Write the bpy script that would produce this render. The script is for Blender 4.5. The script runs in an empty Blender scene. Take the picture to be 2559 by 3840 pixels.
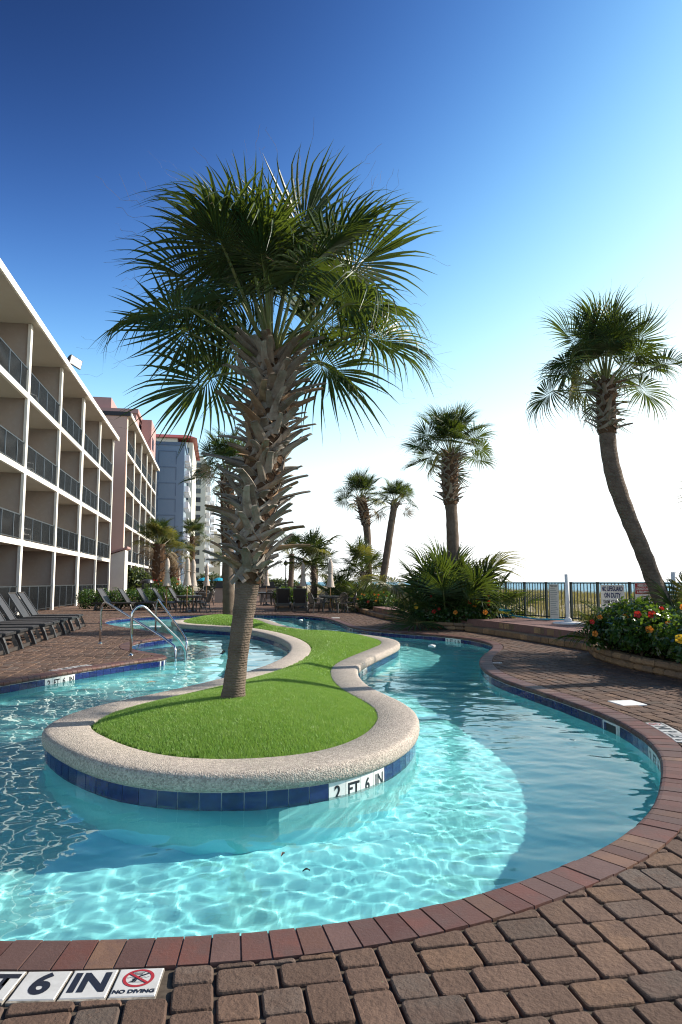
import bpy, bmesh, math, random
import numpy as np
from mathutils import Vector, Matrix

random.seed(7)
RNG = np.random.default_rng(7)
scene = bpy.context.scene
COL = scene.collection
R = math.radians

# ------------------------------------------------------------------ camera
cam_d = bpy.data.cameras.new('camera')
cam_d.sensor_fit = 'VERTICAL'; cam_d.sensor_height = 36.0; cam_d.sensor_width = 24.0
cam_d.lens = 24.0; cam_d.clip_start = 0.05; cam_d.clip_end = 60000.0
cam = bpy.data.objects.new('camera', cam_d); COL.objects.link(cam)
cam.location = (0, 0, 1.36); cam.rotation_euler = (R(90 + 5.852), 0, 0)
scene.camera = cam

# ------------------------------------------------------------------ sky, sun, exposure
SKY_W = 5.0
SKY_K, SKY_G, SKY_S = 0.394, 5.0, 0.92
SUN_EL, SUN_AZ = R(31), R(16)          # azimuth measured from +X towards +Y
SUN = Vector((math.cos(SUN_EL) * math.cos(SUN_AZ), math.cos(SUN_EL) * math.sin(SUN_AZ), math.sin(SUN_EL)))
world = bpy.data.worlds.new('World'); scene.world = world; world.use_nodes = True
wn, wl = world.node_tree.nodes, world.node_tree.links
sky = wn.new('ShaderNodeTexSky'); sky.sky_type = 'NISHITA'; sky.sun_disc = False
sky.sun_elevation = SUN_EL; sky.sun_rotation = math.pi / 2 - SUN_AZ
sky.altitude = 0.0; sky.air_density = 0.6; sky.dust_density = 0.55; sky.ozone_density = 1.5
# one tone curve over the whole sky (the photograph's deep, contrasty blue): scale, power, saturation and a soft shoulder
vsc = wn.new('ShaderNodeVectorMath'); vsc.operation = 'SCALE'; vsc.inputs[3].default_value = SKY_K
gam = wn.new('ShaderNodeGamma'); gam.inputs[1].default_value = SKY_G
hsv = wn.new('ShaderNodeHueSaturation'); hsv.inputs['Saturation'].default_value = SKY_S; hsv.inputs['Hue'].default_value = 0.474
add1 = wn.new('ShaderNodeVectorMath'); add1.operation = 'ADD'; add1.inputs[1].default_value = (1, 1, 1)
div1 = wn.new('ShaderNodeVectorMath'); div1.operation = 'DIVIDE'
ceil_ = wn.new('ShaderNodeVectorMath'); ceil_.operation = 'SCALE'; ceil_.inputs[3].default_value = SKY_W
wl.new(hsv.outputs[0], add1.inputs[0]); wl.new(hsv.outputs[0], div1.inputs[0]); wl.new(add1.outputs[0], div1.inputs[1]); wl.new(div1.outputs[0], ceil_.inputs[0])
wl.new(sky.outputs[0], vsc.inputs[0]); wl.new(vsc.outputs[0], gam.inputs[0]); wl.new(gam.outputs[0], hsv.inputs['Color']); 
wl.new(ceil_.outputs[0], wn['Background'].inputs[0]); wn['Background'].inputs[1].default_value = 0.145
sun_d = bpy.data.lights.new('sun', 'SUN'); sun_d.energy = 3.9; sun_d.angle = R(0.53); sun_d.color = (1.0, 0.93, 0.82)
sun_d.cycles.is_caustics_light = True
sun_o = bpy.data.objects.new('sun', sun_d); COL.objects.link(sun_o)
sun_o.rotation_euler = SUN.to_track_quat('Z', 'Y').to_euler()
vs = scene.view_settings; vs.view_transform = 'Standard'; vs.look = 'None'; vs.exposure = 1.02; vs.gamma = 1.0
vs.use_curve_mapping = False
cy = scene.cycles
cy.max_bounces = 10; cy.diffuse_bounces = 5; cy.glossy_bounces = 4; cy.transmission_bounces = 6; cy.transparent_max_bounces = 12
cy.use_denoising = True; scene.render.filter_size = 1.15; cy.filter_width = 1.15; cy.sample_clamp_indirect = 6.0; cy.caustics_reflective = False; cy.caustics_refractive = True

# ------------------------------------------------------------------ helpers
def tag(o, label=None, cat=None, group=None, kind=None):
    if label: o['label'] = label
    if cat: o['category'] = cat
    if group: o['group'] = group
    if kind: o['kind'] = kind
    return o

def empty(name, loc=(0, 0, 0), rz=0.0, label=None, cat=None, group=None):
    o = bpy.data.objects.new(name, None); COL.objects.link(o)
    o.location = loc; o.rotation_euler = (0, 0, rz); o.empty_display_size = 0.2
    return tag(o, label, cat, group)

def link(name, me, parent=None, loc=None, rot=None, m=None):
    o = bpy.data.objects.new(name, me); COL.objects.link(o)
    if parent is not None: o.parent = parent
    if loc is not None: o.location = loc
    if rot is not None: o.rotation_euler = rot
    if m is not None: o.matrix_local = m
    return o

def mesh(name, v, f, mats, smooth=False, mi=None):
    me = bpy.data.meshes.new(name); me.from_pydata([tuple(map(float, p)) for p in v], [], f)
    for m in (mats if isinstance(mats, (list, tuple)) else [mats]): me.materials.append(m)
    if smooth: me.polygons.foreach_set('use_smooth', [True] * len(me.polygons))
    if mi is not None: me.polygons.foreach_set('material_index', mi)
    me.update(); return me

def np_mesh(name, v, quads, mats, smooth=False):
    """fast mesh from numpy arrays: v (N,3), quads (M,k)"""
    me = bpy.data.meshes.new(name); k = quads.shape[1]
    me.vertices.add(len(v)); me.vertices.foreach_set('co', np.asarray(v, np.float32).ravel())
    me.loops.add(quads.size); me.loops.foreach_set('vertex_index', quads.astype(np.int32).ravel())
    me.polygons.add(len(quads)); me.polygons.foreach_set('loop_start', np.arange(0, quads.size, k, dtype=np.int32))
    me.polygons.foreach_set('loop_total', np.full(len(quads), k, np.int32))
    if smooth: me.polygons.foreach_set('use_smooth', np.ones(len(quads), bool))
    for m in (mats if isinstance(mats, (list, tuple)) else [mats]): me.materials.append(m)
    me.update(calc_edges=True); me.validate(); return me

class MB:
    """collects simple shapes into one mesh"""
    def __init__(s): s.v, s.f, s.mi, s.cur = [], [], [], 0
    def add(s, v, f):
        b = len(s.v); s.v += [tuple(map(float, p)) for p in v]
        for q in f: s.f.append([i + b for i in q]); s.mi.append(s.cur)
        return s
    def box(s, lo, hi, bev=0.0):
        (x0, y0, z0), (x1, y1, z1) = lo, hi
        if bev <= 0:
            v = [(x0,y0,z0),(x1,y0,z0),(x1,y1,z0),(x0,y1,z0),(x0,y0,z1),(x1,y0,z1),(x1,y1,z1),(x0,y1,z1)]
            return s.add(v, [(3,2,1,0),(4,5,6,7),(0,1,5,4),(1,2,6,5),(2,3,7,6),(3,0,4,7)])
        b = min(bev, (x1-x0)*.49, (y1-y0)*.49, (z1-z0)*.49)
        def ring(i, z): return [(x0+i,y0+i+b if 0 else y0+i,z),(x1-i,y0+i,z),(x1-i,y1-i,z),(x0+i,y1-i,z)]
        v = ring(b, z0) + ring(0, z0+b) + ring(0, z1-b) + ring(b, z1)
        f = [(3,2,1,0), (12,13,14,15)]
        for r in range(3):
            for k in range(4): f.append((r*4+k, r*4+(k+1)%4, r*4+4+(k+1)%4, r*4+4+k))
        return s.add(v, f)
    def obox(s, c, ax, ay, az):
        """oriented box: centre and three half-axis vectors"""
        c, ax, ay, az = (np.array(q, float) for q in (c, ax, ay, az)); v = []
        for k in (-1, 1):
            for i, j in ((-1,-1),(1,-1),(1,1),(-1,1)): v.append(c + ax*i + ay*j + az*k)
        return s.add(v, [(3,2,1,0),(4,5,6,7),(0,1,5,4),(1,2,6,5),(2,3,7,6),(3,0,4,7)])
    def bar(s, p, q, w, h=None, up=(0, 0, 1)):
        p, q = Vector(p), Vector(q); h = h or w; d = (q - p); L = d.length; d.normalize()
        u = Vector(up); 
        if abs(d.dot(u)) > .98: u = Vector((1, 0, 0))
        x = d.cross(u).normalized(); y = x.cross(d)
        return s.obox((p+q)/2, d*L/2, x*w/2, y*h/2)
    def tube(s, pts, rad, n=8, cap=True):
        pts = [Vector(p) for p in pts]; N = len(pts)
        rad = rad if isinstance(rad, (list, tuple)) else [rad]*N
        prev = None; v = []
        for i, p in enumerate(pts):
            t = (pts[min(i+1, N-1)] - pts[max(i-1, 0)]).normalized()
            if prev is None:
                u = Vector((0, 0, 1)) if abs(t.z) < .9 else Vector((1, 0, 0)); x = t.cross(u).normalized()
            else: x = (prev - t*prev.dot(t)).normalized()
            prev = x; y = t.cross(x)
            for k in range(n):
                a = 2*math.pi*k/n; v.append(p + x*math.cos(a)*rad[i] + y*math.sin(a)*rad[i])
        f = []
        for i in range(N-1):
            for k in range(n): f.append((i*n+k, i*n+(k+1)%n, (i+1)*n+(k+1)%n, (i+1)*n+k))
        if cap: f += [tuple(range(n-1, -1, -1)), tuple(range((N-1)*n, N*n))]
        return s.add(v, f)
    def lathe(s, prof, n=16, c=(0, 0, 0)):
        v = []
        for r, z in prof:
            for k in range(n):
                a = 2*math.pi*k/n; v.append((c[0]+r*math.cos(a), c[1]+r*math.sin(a), c[2]+z))
        f = []; N = len(prof)
        for i in range(N-1):
            for k in range(n): f.append((i*n+k, i*n+(k+1)%n, (i+1)*n+(k+1)%n, (i+1)*n+k))
        f += [tuple(range(n-1, -1, -1)), tuple(range((N-1)*n, N*n))]
        return s.add(v, f)
    def mesh(s, name, mats, smooth=False): return mesh(name, s.v, s.f, mats, smooth, s.mi)
    def build(s, name, mats, parent=None, smooth=False, loc=None, rot=None):
        return link(name, s.mesh(name, mats, smooth), parent, loc, rot)

def copy_tree(o, parent=None):
    c = o.copy(); COL.objects.link(c)
    if parent is not None: c.parent = parent
    for ch in o.children: copy_tree(ch, c)
    return c

# ------------------------------------------------------------------ materials
def mat(name, base, rough=.7, spec=.5, metal=0.0, noise=None, bump=None, rand=0.0, island=False, coat=0, rand2=None, vary=None):
    """noise=(scale, colour2, contrast); bump=(scale, strength, dist); rand: per-object value spread; rand2: colour to mix per piece"""
    m = bpy.data.materials.new(name); m.use_nodes = True
    N, L = m.node_tree.nodes, m.node_tree.links; b = N['Principled BSDF']
    b.inputs['Roughness'].default_value = rough; b.inputs['Metallic'].default_value = metal
    b.inputs['Specular IOR Level'].default_value = spec; b.inputs['Coat Weight'].default_value = coat
    tc = N.new('ShaderNodeTexCoord'); geo = N.new('ShaderNodeNewGeometry')
    rgb = N.new('ShaderNodeRGB'); rgb.outputs[0].default_value = (*base, 1); col = rgb.outputs[0]
    if rand or rand2:
        oi = N.new('ShaderNodeObjectInfo'); ad = N.new('ShaderNodeMath'); ad.operation = 'ADD'; fr = N.new('ShaderNodeMath'); fr.operation = 'FRACT'
        L.new(oi.outputs['Random'], ad.inputs[0])
        if island: L.new(geo.outputs['Random Per Island'], ad.inputs[1])
        else: ad.inputs[1].default_value = 0
        L.new(ad.outputs[0], fr.inputs[0]); rv = fr.outputs[0]
        if rand2:
            for ci, (c2, lo, hi) in enumerate(rand2):
                mr = N.new('ShaderNodeMapRange'); mr.inputs[1].default_value = lo; mr.inputs[2].default_value = hi
                mu = N.new('ShaderNodeMath'); mu.operation = 'MULTIPLY'; mu.inputs[1].default_value = (7.31, 13.7, 3.3)[ci]
                f2 = N.new('ShaderNodeMath'); f2.operation = 'FRACT'
                L.new(rv, mu.inputs[0]); L.new(mu.outputs[0], f2.inputs[0]); L.new(f2.outputs[0], mr.inputs[0])
                mx = N.new('ShaderNodeMix'); mx.data_type = 'RGBA'; L.new(mr.outputs[0], mx.inputs[0])
                L.new(col, mx.inputs[6]); mx.inputs[7].default_value = (*c2, 1); col = mx.outputs[2]
        if rand:
            hs = N.new('ShaderNodeHueSaturation'); mr = N.new('ShaderNodeMapRange')
            mr.inputs[3].default_value = 1-rand; mr.inputs[4].default_value = 1+rand
            L.new(rv, mr.inputs[0]); L.new(mr.outputs[0], hs.inputs['Value']); L.new(col, hs.inputs['Color']); col = hs.outputs[0]
    if noise:
        for (sc, c2, lo, hi) in (noise if isinstance(noise, list) else [noise]):
            nt = N.new('ShaderNodeTexNoise'); nt.inputs['Scale'].default_value = sc; nt.inputs['Detail'].default_value = 6
            nt.inputs['Roughness'].default_value = .65
            L.new(tc.outputs['Object'] if vary is None else geo.outputs['Position'], nt.inputs['Vector'])
            mr = N.new('ShaderNodeMapRange'); mr.inputs[1].default_value = lo; mr.inputs[2].default_value = hi
            L.new(nt.outputs[0], mr.inputs[0]); mx = N.new('ShaderNodeMix'); mx.data_type = 'RGBA'
            L.new(mr.outputs[0], mx.inputs[0]); L.new(col, mx.inputs[6]); mx.inputs[7].default_value = (*c2, 1); col = mx.outputs[2]
    L.new(col, b.inputs['Base Color'])
    if bump:
        pn = None
        for (sc, st, di) in (bump if isinstance(bump, list) else [bump]):
            nt = N.new('ShaderNodeTexNoise'); nt.inputs['Scale'].default_value = sc; nt.inputs['Detail'].default_value = 5
            L.new(geo.outputs['Position'], nt.inputs['Vector'])
            bp = N.new('ShaderNodeBump'); bp.inputs['Strength'].default_value = st; bp.inputs['Distance'].default_value = di
            L.new(nt.outputs[0], bp.inputs['Height'])
            if pn: L.new(pn, bp.inputs['Normal'])
            pn = bp.outputs[0]
        L.new(pn, b.inputs['Normal'])
    return m

def leaf_mat(name, base, base2, trans, rough=.45, tw=.35, rand=.25, spec=.5, nscale=3.0):
    m = mat(name, base, rough, spec, noise=(nscale, base2, .4, .7), rand=rand, island=False)
    N, L = m.node_tree.nodes, m.node_tree.links; b = N['Principled BSDF']; out = N['Material Output']
    tr = N.new('ShaderNodeBsdfTranslucent'); tr.inputs[0].default_value = (*trans, 1)
    mx = N.new('ShaderNodeMixShader'); mx.inputs[0].default_value = tw
    L.new(b.outputs[0], mx.inputs[1]); L.new(tr.outputs[0], mx.inputs[2]); L.new(mx.outputs[0], out.inputs[0])
    return m

M = {}
M['paver'] = mat('paver', (.112, .068, .048), .85, .3, noise=[(9, (.08, .047, .033), .45, .75), (60, (.16, .10, .07), .55, .8), (2.5, (.10, .06, .045), .5, .75)],
                 bump=[(45, .55, .012), (160, .5, .004)], rand=.28, island=True, rand2=[((.10, .076, .062), .8, .97), ((.15, .088, .055), .7, .95)], vary=1)
M['sand'] = mat('joint_sand', (.10, .08, .062), .95, .1, noise=(30, (.05, .04, .032), .4, .7), vary=1)
M['brick'] = mat('coping_brick', (.115, .045, .034), .6, .4, noise=[(7, (.10, .055, .046), .42, .7), (40, (.22, .115, .09), .6, .85)],
                 bump=[(70, .35, .005), (220, .4, .002)], rand=.25, island=True, rand2=[((.11, .06, .05), .5, .8), ((.17, .095, .06), .84, .97)], vary=1)
M['mortar'] = mat('mortar', (.30, .27, .23), .9, .2, noise=(25, (.08, .07, .06), .4, .65), vary=1)
M['tile'] = mat('navy_tile', (.006, .013, .085), .12, .6, noise=(14, (.01, .025, .14), .45, .7), rand=.3, island=True, bump=(9, .12, .004), vary=1)
M['grout'] = mat('white_grout', (.62, .64, .62), .8, .2, noise=(20, (.42, .45, .45), .4, .7), vary=1)
M['white_tile'] = mat('white_tile', (.72, .72, .69), .25, .5, noise=(12, (.60, .60, .57), .5, .8), vary=1)
M['deck_tile'] = mat('deck_marker_tile', (.50, .495, .485), .5, .4, noise=[(9, (.40, .39, .375), .45, .75), (60, (.34, .33, .31), .62, .85)], vary=1)
M['ink'] = mat('black_ink', (.012, .012, .018), .35, .4)
M['red_ink'] = mat('red_ink', (.33, .02, .025), .4, .4)
M['navy_ink'] = mat('navy_ink', (.015, .02, .10), .5, .4)
M['plaster'] = mat('pool_plaster', (.41, .86, .88), .6, .3, noise=[(.8, (.31, .82, .85), .35, .7), (6, (.46, .88, .89), .5, .8), (2.2, (.28, .76, .79), .6, .85)], vary=1)
M['soil'] = mat('planter_soil', (.05, .035, .025), .95, .1, noise=(20, (.09, .065, .045), .4, .7), bump=(30, .8, .03), vary=1)
M['ground'] = mat('sandy_ground', (.30, .26, .20), .9, .2, noise=(.4, (.22, .20, .15), .4, .7), vary=1)
M['dune'] = mat('dune_sand', (.50, .43, .32), .95, .1, noise=(.7, (.32, .27, .18), .4, .6), vary=1)
M['block'] = mat('retaining_block', (.30, .19, .105), .9, .25, noise=[(8, (.20, .13, .08), .4, .7), (30, (.36, .26, .15), .55, .8)], bump=[(25, .8, .03), (120, .5, .006)], rand=.25, rand2=[((.17, .12, .085), .6, .85)], vary=1)
M['stucco'] = mat('beige_stucco', (.34, .285, .245), .92, .2, noise=[(.35, (.31, .26, .225), .35, .7), (6, (.37, .315, .275), .5, .8)], bump=(60, .4, .01), vary=1)
M['stucco2'] = mat('soffit_stucco', (.52, .48, .41), .92, .2, noise=(.5, (.47, .43, .36), .35, .7), vary=1)
M['white_paint'] = mat('white_painted_concrete', (.78, .74, .66), .7, .3, noise=[(1.3, (.70, .66, .58), .4, .75), (9, (.74, .69, .61), .55, .8)], vary=1)
M['pink_stucco'] = mat('pink_stucco', (.62, .41, .33), .92, .2, noise=(.3, (.57, .37, .30), .35, .7), bump=(30, .3, .01), vary=1)
M['pinkdark'] = mat('rose_stucco', (.44, .27, .25), .92, .2, noise=(.2, (.40, .245, .23), .35, .7), vary=1)
M['bluegrey'] = mat('bluegrey_stucco', (.21, .30, .40), .9, .2, noise=(.12, (.19, .275, .37), .35, .7), vary=1)
M['bluegrey2'] = mat('bluegrey_groove', (.13, .19, .27), .9, .2)
M['cream'] = mat('cream_stucco', (.68, .66, .56), .9, .2, noise=(.2, (.62, .60, .51), .35, .7), vary=1)
M['tan'] = mat('tan_stucco', (.66, .56, .40), .9, .2, noise=(.1, (.60, .51, .37), .35, .7), vary=1)
M['far_white'] = mat('far_white', (.74, .76, .78), .9, .2, noise=(.1, (.68, .70, .74), .35, .7), vary=1)
M['far_blue'] = mat('far_blue', (.45, .56, .72), .9, .2)
M['roof_red'] = mat('red_metal_roof', (.30, .07, .06), .6, .4, noise=(2, (.24, .055, .05), .4, .7), vary=1)
M['dark_roof'] = mat('dark_fascia', (.03, .03, .035), .6, .4)
M['glass'] = mat('window_glass', (.025, .035, .05), .08, .7, noise=(.4, (.05, .06, .075), .4, .7), vary=1)
M['rail'] = mat('dark_railing', (.010, .014, .016), .45, .5, noise=(8, (.03, .036, .038), .4, .7), vary=1)
M['rail_post'] = mat('grey_railing_post', (.10, .12, .14), .4, .5)
M['fence'] = mat('dark_green_fence', (.008, .022, .024), .4, .5, noise=(6, (.014, .03, .03), .4, .7), vary=1)
M['pvc'] = mat('white_plastic', (.80, .79, .77), .4, .5, noise=(5, (.72, .71, .68), .4, .75), vary=1)
M['chrome'] = mat('stainless_steel', (.62, .62, .63), .14, .5, 1.0, noise=(12, (.52, .52, .53), .4, .7), vary=1)
M['black_plastic'] = mat('black_plastic', (.022, .021, .022), .42, .5, noise=(10, (.035, .033, .032), .45, .75), bump=(150, .2, .002), vary=1)
M['sling'] = mat('dark_sling', (.032, .028, .028), .55, .5, noise=(6, (.045, .04, .038), .4, .75), bump=(300, .5, .002), rand=.3, vary=1)
M['brown_plastic'] = mat('brown_plastic', (.05, .042, .038), .4, .5, noise=(8, (.07, .06, .052), .4, .75), vary=1)
M['table'] = mat('dark_table', (.05, .042, .036), .3, .5, noise=(5, (.09, .075, .06), .4, .75), vary=1)
M['canvas'] = mat('taupe_canvas', (.50, .42, .35), .9, .2, noise=(9, (.42, .35, .30), .4, .7), bump=(180, .4, .003), vary=1)
M['wood'] = mat('umbrella_pole_wood', (.42, .24, .12), .6, .3, noise=(20, (.32, .17, .08), .4, .7), vary=1)
M['bluetarp'] = mat('blue_tarp', (.02, .30, .46), .5, .4, noise=(7, (.03, .40, .55), .4, .7), bump=(12, .7, .05), vary=1)
M['sign_white'] = mat('sign_white', (.72, .69, .62), .5, .4, noise=(3, (.64, .61, .54), .4, .75), vary=1)
M['sign_red'] = mat('sign_red', (.36, .03, .03), .5, .4)
M['sign_blue'] = mat('sign_blue', (.02, .10, .30), .5, .4, noise=(9, (.04, .18, .40), .4, .7), vary=1)
M['trunk'] = mat('palm_bark', (.165, .125, .095), .92, .2, noise=[(5, (.095, .07, .053), .4, .7), (30, (.26, .21, .165), .58, .85)], bump=(35, .7, .02), vary=1)
def rings(m, scale, strength):
    N, L = m.node_tree.nodes, m.node_tree.links; b = N['Principled BSDF']; geo = N.new('ShaderNodeNewGeometry'); wv = N.new('ShaderNodeTexWave')
    wv.bands_direction = 'Z'; wv.inputs['Scale'].default_value = scale; wv.inputs['Distortion'].default_value = 3.5; wv.inputs['Detail'].default_value = 3; wv.inputs['Detail Scale'].default_value = 2.5
    L.new(geo.outputs['Position'], wv.inputs['Vector']); bp = N.new('ShaderNodeBump'); bp.inputs['Strength'].default_value = strength; bp.inputs['Distance'].default_value = .02
    L.new(wv.outputs['Fac'], bp.inputs['Height']); L.new(b.inputs['Normal'].links[0].from_socket, bp.inputs['Normal']); L.new(bp.outputs[0], b.inputs['Normal'])
rings(M['trunk'], 13, .4)
M['boot'] = mat('palm_boot', (.27, .235, .195), .85, .25, noise=[(7, (.13, .10, .075), .45, .7), (40, (.36, .31, .25), .58, .82)], bump=[(18, .5, .012), (90, .6, .004)], rand=.35, rand2=[((.24, .15, .085), .7, .95)], vary=1)
M['fibre'] = mat('palm_fibre', (.12, .07, .04), .95, .1, noise=(30, (.05, .03, .02), .4, .7), bump=(50, .9, .02), vary=1)
M['frond'] = leaf_mat('palm_leaf', (.020, .044, .014), (.034, .064, .018), (.16, .22, .02), .45, .24, .35, .4)
M['frond_y'] = leaf_mat('palm_leaf_yellowing', (.07, .085, .022), (.13, .11, .03), (.35, .33, .05), .45, .3, .2)
M['frond_dry'] = leaf_mat('palm_leaf_dry', (.20, .14, .075), (.28, .21, .12), (.3, .22, .1), .7, .2, .2)
M['petiole'] = mat('palm_petiole', (.12, .16, .045), .45, .5, noise=(6, (.17, .17, .06), .4, .7), rand=.2)
M['bush'] = leaf_mat('hibiscus_leaf', (.022, .055, .014), (.035, .085, .02), (.22, .36, .03), .3, .3, .3, .5, 8)
M['hedge'] = leaf_mat('hedge_leaf', (.03, .07, .016), (.05, .10, .022), (.2, .32, .03), .4, .25, .3, .5, 8)
M['stem'] = mat('brown_stem', (.07, .05, .03), .9, .2)
M['fl_red'] = leaf_mat('red_petal', (.55, .02, .012), (.45, .01, .01), (.7, .03, .015), .5, .3, .15)
M['fl_orange'] = leaf_mat('orange_petal', (.72, .20, .015), (.75, .30, .02), (.8, .25, .02), .5, .3, .15)
M['fl_yellow'] = leaf_mat('yellow_petal', (.75, .48, .03), (.7, .36, .02), (.8, .5, .03), .5, .3, .15)
M['turf'] = leaf_mat('turf_blade', (.15, .295, .045), (.25, .37, .085), (.38, .58, .09), .5, .3, .0, .5, 7)
M['turf_base'] = mat('turf_base', (.07, .14, .02), .95, .1, noise=(40, (.10, .18, .025), .4, .7), vary=1)
M['dunegrass'] = leaf_mat('dune_grass', (.20, .165, .06), (.10, .12, .03), (.35, .30, .09), .6, .3, .0, .3, .8)
M['far_tree'] = leaf_mat('far_foliage', (.04, .065, .022), (.07, .09, .03), (.2, .25, .05), .5, .25, .3)

# pebble rim: exposed aggregate
def pebble():
    m = mat('exposed_aggregate', (.44, .375, .32), .85, .3, noise=[(2.5, (.37, .32, .275), .4, .7), (.7, (.40, .35, .29), .4, .7)], vary=1)
    N, L = m.node_tree.nodes, m.node_tree.links; b = N['Principled BSDF']
    geo = N.new('ShaderNodeNewGeometry'); vo = N.new('ShaderNodeTexVoronoi'); vo.inputs['Scale'].default_value = 90
    L.new(geo.outputs['Position'], vo.inputs['Vector'])
    src = b.inputs['Base Color'].links[0].from_socket
    hs = N.new('ShaderNodeHueSaturation'); mr = N.new('ShaderNodeMapRange'); sp = N.new('ShaderNodeSeparateColor')
    L.new(vo.outputs['Color'], sp.inputs[0]); L.new(sp.outputs[0], mr.inputs[0]); mr.inputs[3].default_value = .62; mr.inputs[4].default_value = 1.3
    L.new(mr.outputs[0], hs.inputs['Value']); L.new(src, hs.inputs['Color']); L.new(hs.outputs[0], b.inputs['Base Color'])
    nt = N.new('ShaderNodeTexNoise'); nt.inputs['Scale'].default_value = 55; nt.inputs['Detail'].default_value = 4; L.new(geo.outputs['Position'], nt.inputs['Vector'])
    ad = N.new('ShaderNodeMath'); ad.operation = 'SUBTRACT'; L.new(nt.outputs[0], ad.inputs[0]); 
    m2 = N.new('ShaderNodeMath'); m2.operation = 'MULTIPLY'; m2.inputs[1].default_value = .7; L.new(vo.outputs['Distance'], m2.inputs[0]); L.new(m2.outputs[0], ad.inputs[1])
    bp = N.new('ShaderNodeBump'); bp.inputs['Strength'].default_value = .8; bp.inputs['Distance'].default_value = .009
    L.new(ad.outputs[0], bp.inputs['Height']); L.new(bp.outputs[0], b.inputs['Normal']); return m
M['pebble'] = pebble()

def deck_far():
    """paving seen too far away to tell the pieces apart"""
    m = mat('far_paving', (.20, .125, .09), .9, .2, noise=(6, (.15, .10, .08), .4, .7), vary=1)
    N, L = m.node_tree.nodes, m.node_tree.links; b = N['Principled BSDF']
    geo = N.new('ShaderNodeNewGeometry'); mp = N.new('ShaderNodeMapping'); mp.inputs['Rotation'].default_value = (0, 0, R(-10.3))
    L.new(geo.outputs['Position'], mp.inputs[0])
    br = N.new('ShaderNodeTexBrick'); br.inputs['Scale'].default_value = 1; br.inputs['Brick Width'].default_value = .22; br.inputs['Row Height'].default_value = .147
    br.inputs['Mortar Size'].default_value = .008; br.inputs['Color1'].default_value = (1.2, 1.15, 1.1, 1); br.inputs['Color2'].default_value = (.75, .77, .8, 1); br.inputs['Mortar'].default_value = (.35, .33, .3, 1)
    L.new(mp.outputs[0], br.inputs['Vector']); src = b.inputs['Base Color'].links[0].from_socket
    mx = N.new('ShaderNodeMix'); mx.data_type = 'RGBA'; mx.blend_type = 'MULTIPLY'; mx.inputs[0].default_value = 1
    L.new(src, mx.inputs[6]); L.new(br.outputs[0], mx.inputs[7]); L.new(mx.outputs[2], b.inputs['Base Color']); return m
M['deck_far'] = deck_far()

def water():
    """clear water: smooth refracting surface; the ripples are real geometry, so the sun draws real caustics on the floor"""
    m = bpy.data.materials.new('pool_water'); m.use_nodes = True
    N, L = m.node_tree.nodes, m.node_tree.links; N.remove(N['Principled BSDF']); out = N['Material Output']
    gl = N.new('ShaderNodeBsdfGlass'); gl.inputs['IOR'].default_value = 1.33; gl.inputs['Roughness'].default_value = 0.0; gl.inputs['Color'].default_value = (.86, .99, .98, 1)
    L.new(gl.outputs[0], out.inputs[0]); return m
M['water'] = water()
def seamat():
    m = mat('sea_water', (.08, .24, .33), .4, .35, noise=(.02, (.11, .28, .36), .4, .7), bump=[(.25, .5, .6), (1.5, .4, .15)], vary=1); return m
M['sea'] = seamat()

# ------------------------------------------------------------------ plan axes: the hotel front runs along D, towards the sea is NV
A0 = np.array([-14.117, 33.584]); DV = np.array([-.18, .9837]); NV = np.array([.9837, .18])
AX = math.atan2(NV[1], NV[0])                 # rotation of the local x axis (towards the sea)
def sn(s, n, z=0.0): p = A0 + DV*s + NV*n; return (p[0], p[1], z)

def inside(P, poly):
    x, y = P[:, 0], P[:, 1]; r = np.zeros(len(P), bool); j = len(poly)-1
    for i in range(len(poly)):
        xi, yi = poly[i]; xj, yj = poly[j]
        c = ((yi > y) != (yj > y)); 
        with np.errstate(divide='ignore', invalid='ignore'): xx = (xj-xi)*(y-yi)/(yj-yi)+xi
        r ^= c & (x < xx); j = i
    return r
def dist_to(P, C, chunk=20000):
    """distance, index of the nearest sample of a dense curve C"""
    d = np.empty(len(P)); k = np.empty(len(P), int)
    for a in range(0, len(P), chunk):
        q = ((P[a:a+chunk, None, :]-C[None])**2).sum(2); k[a:a+chunk] = q.argmin(1); d[a:a+chunk] = np.sqrt(q.min(1))
    return d, k
def closed_curve(pts, step):
    p = np.array(pts, float); n = len(p); out = []
    # light smoothing of the traced outline, then a centripetal-like spline
    q = p.copy(); q = .5*p + .25*np.roll(p, 1, 0) + .25*np.roll(p, -1, 0)
    for i in range(n):
        p0, p1, p2, p3 = q[i-1], q[i], q[(i+1) % n], q[(i+2) % n]
        for t in np.linspace(0, 1, 24, endpoint=False):
            out.append(.5*((2*p1)+(-p0+p2)*t+(2*p0-5*p1+4*p2-p3)*t*t+(-p0+3*p1-3*p2+p3)*t**3))
    out = np.array(out); cl = np.vstack([out, out[:1]]); L = np.r_[0, np.cumsum(np.hypot(*np.diff(cl, axis=0).T))]
    N = int(round(L[-1]/step)); s = np.linspace(0, L[-1], N, endpoint=False)
    return np.c_[np.interp(s, L, cl[:, 0]), np.interp(s, L, cl[:, 1])], L[-1]
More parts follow.
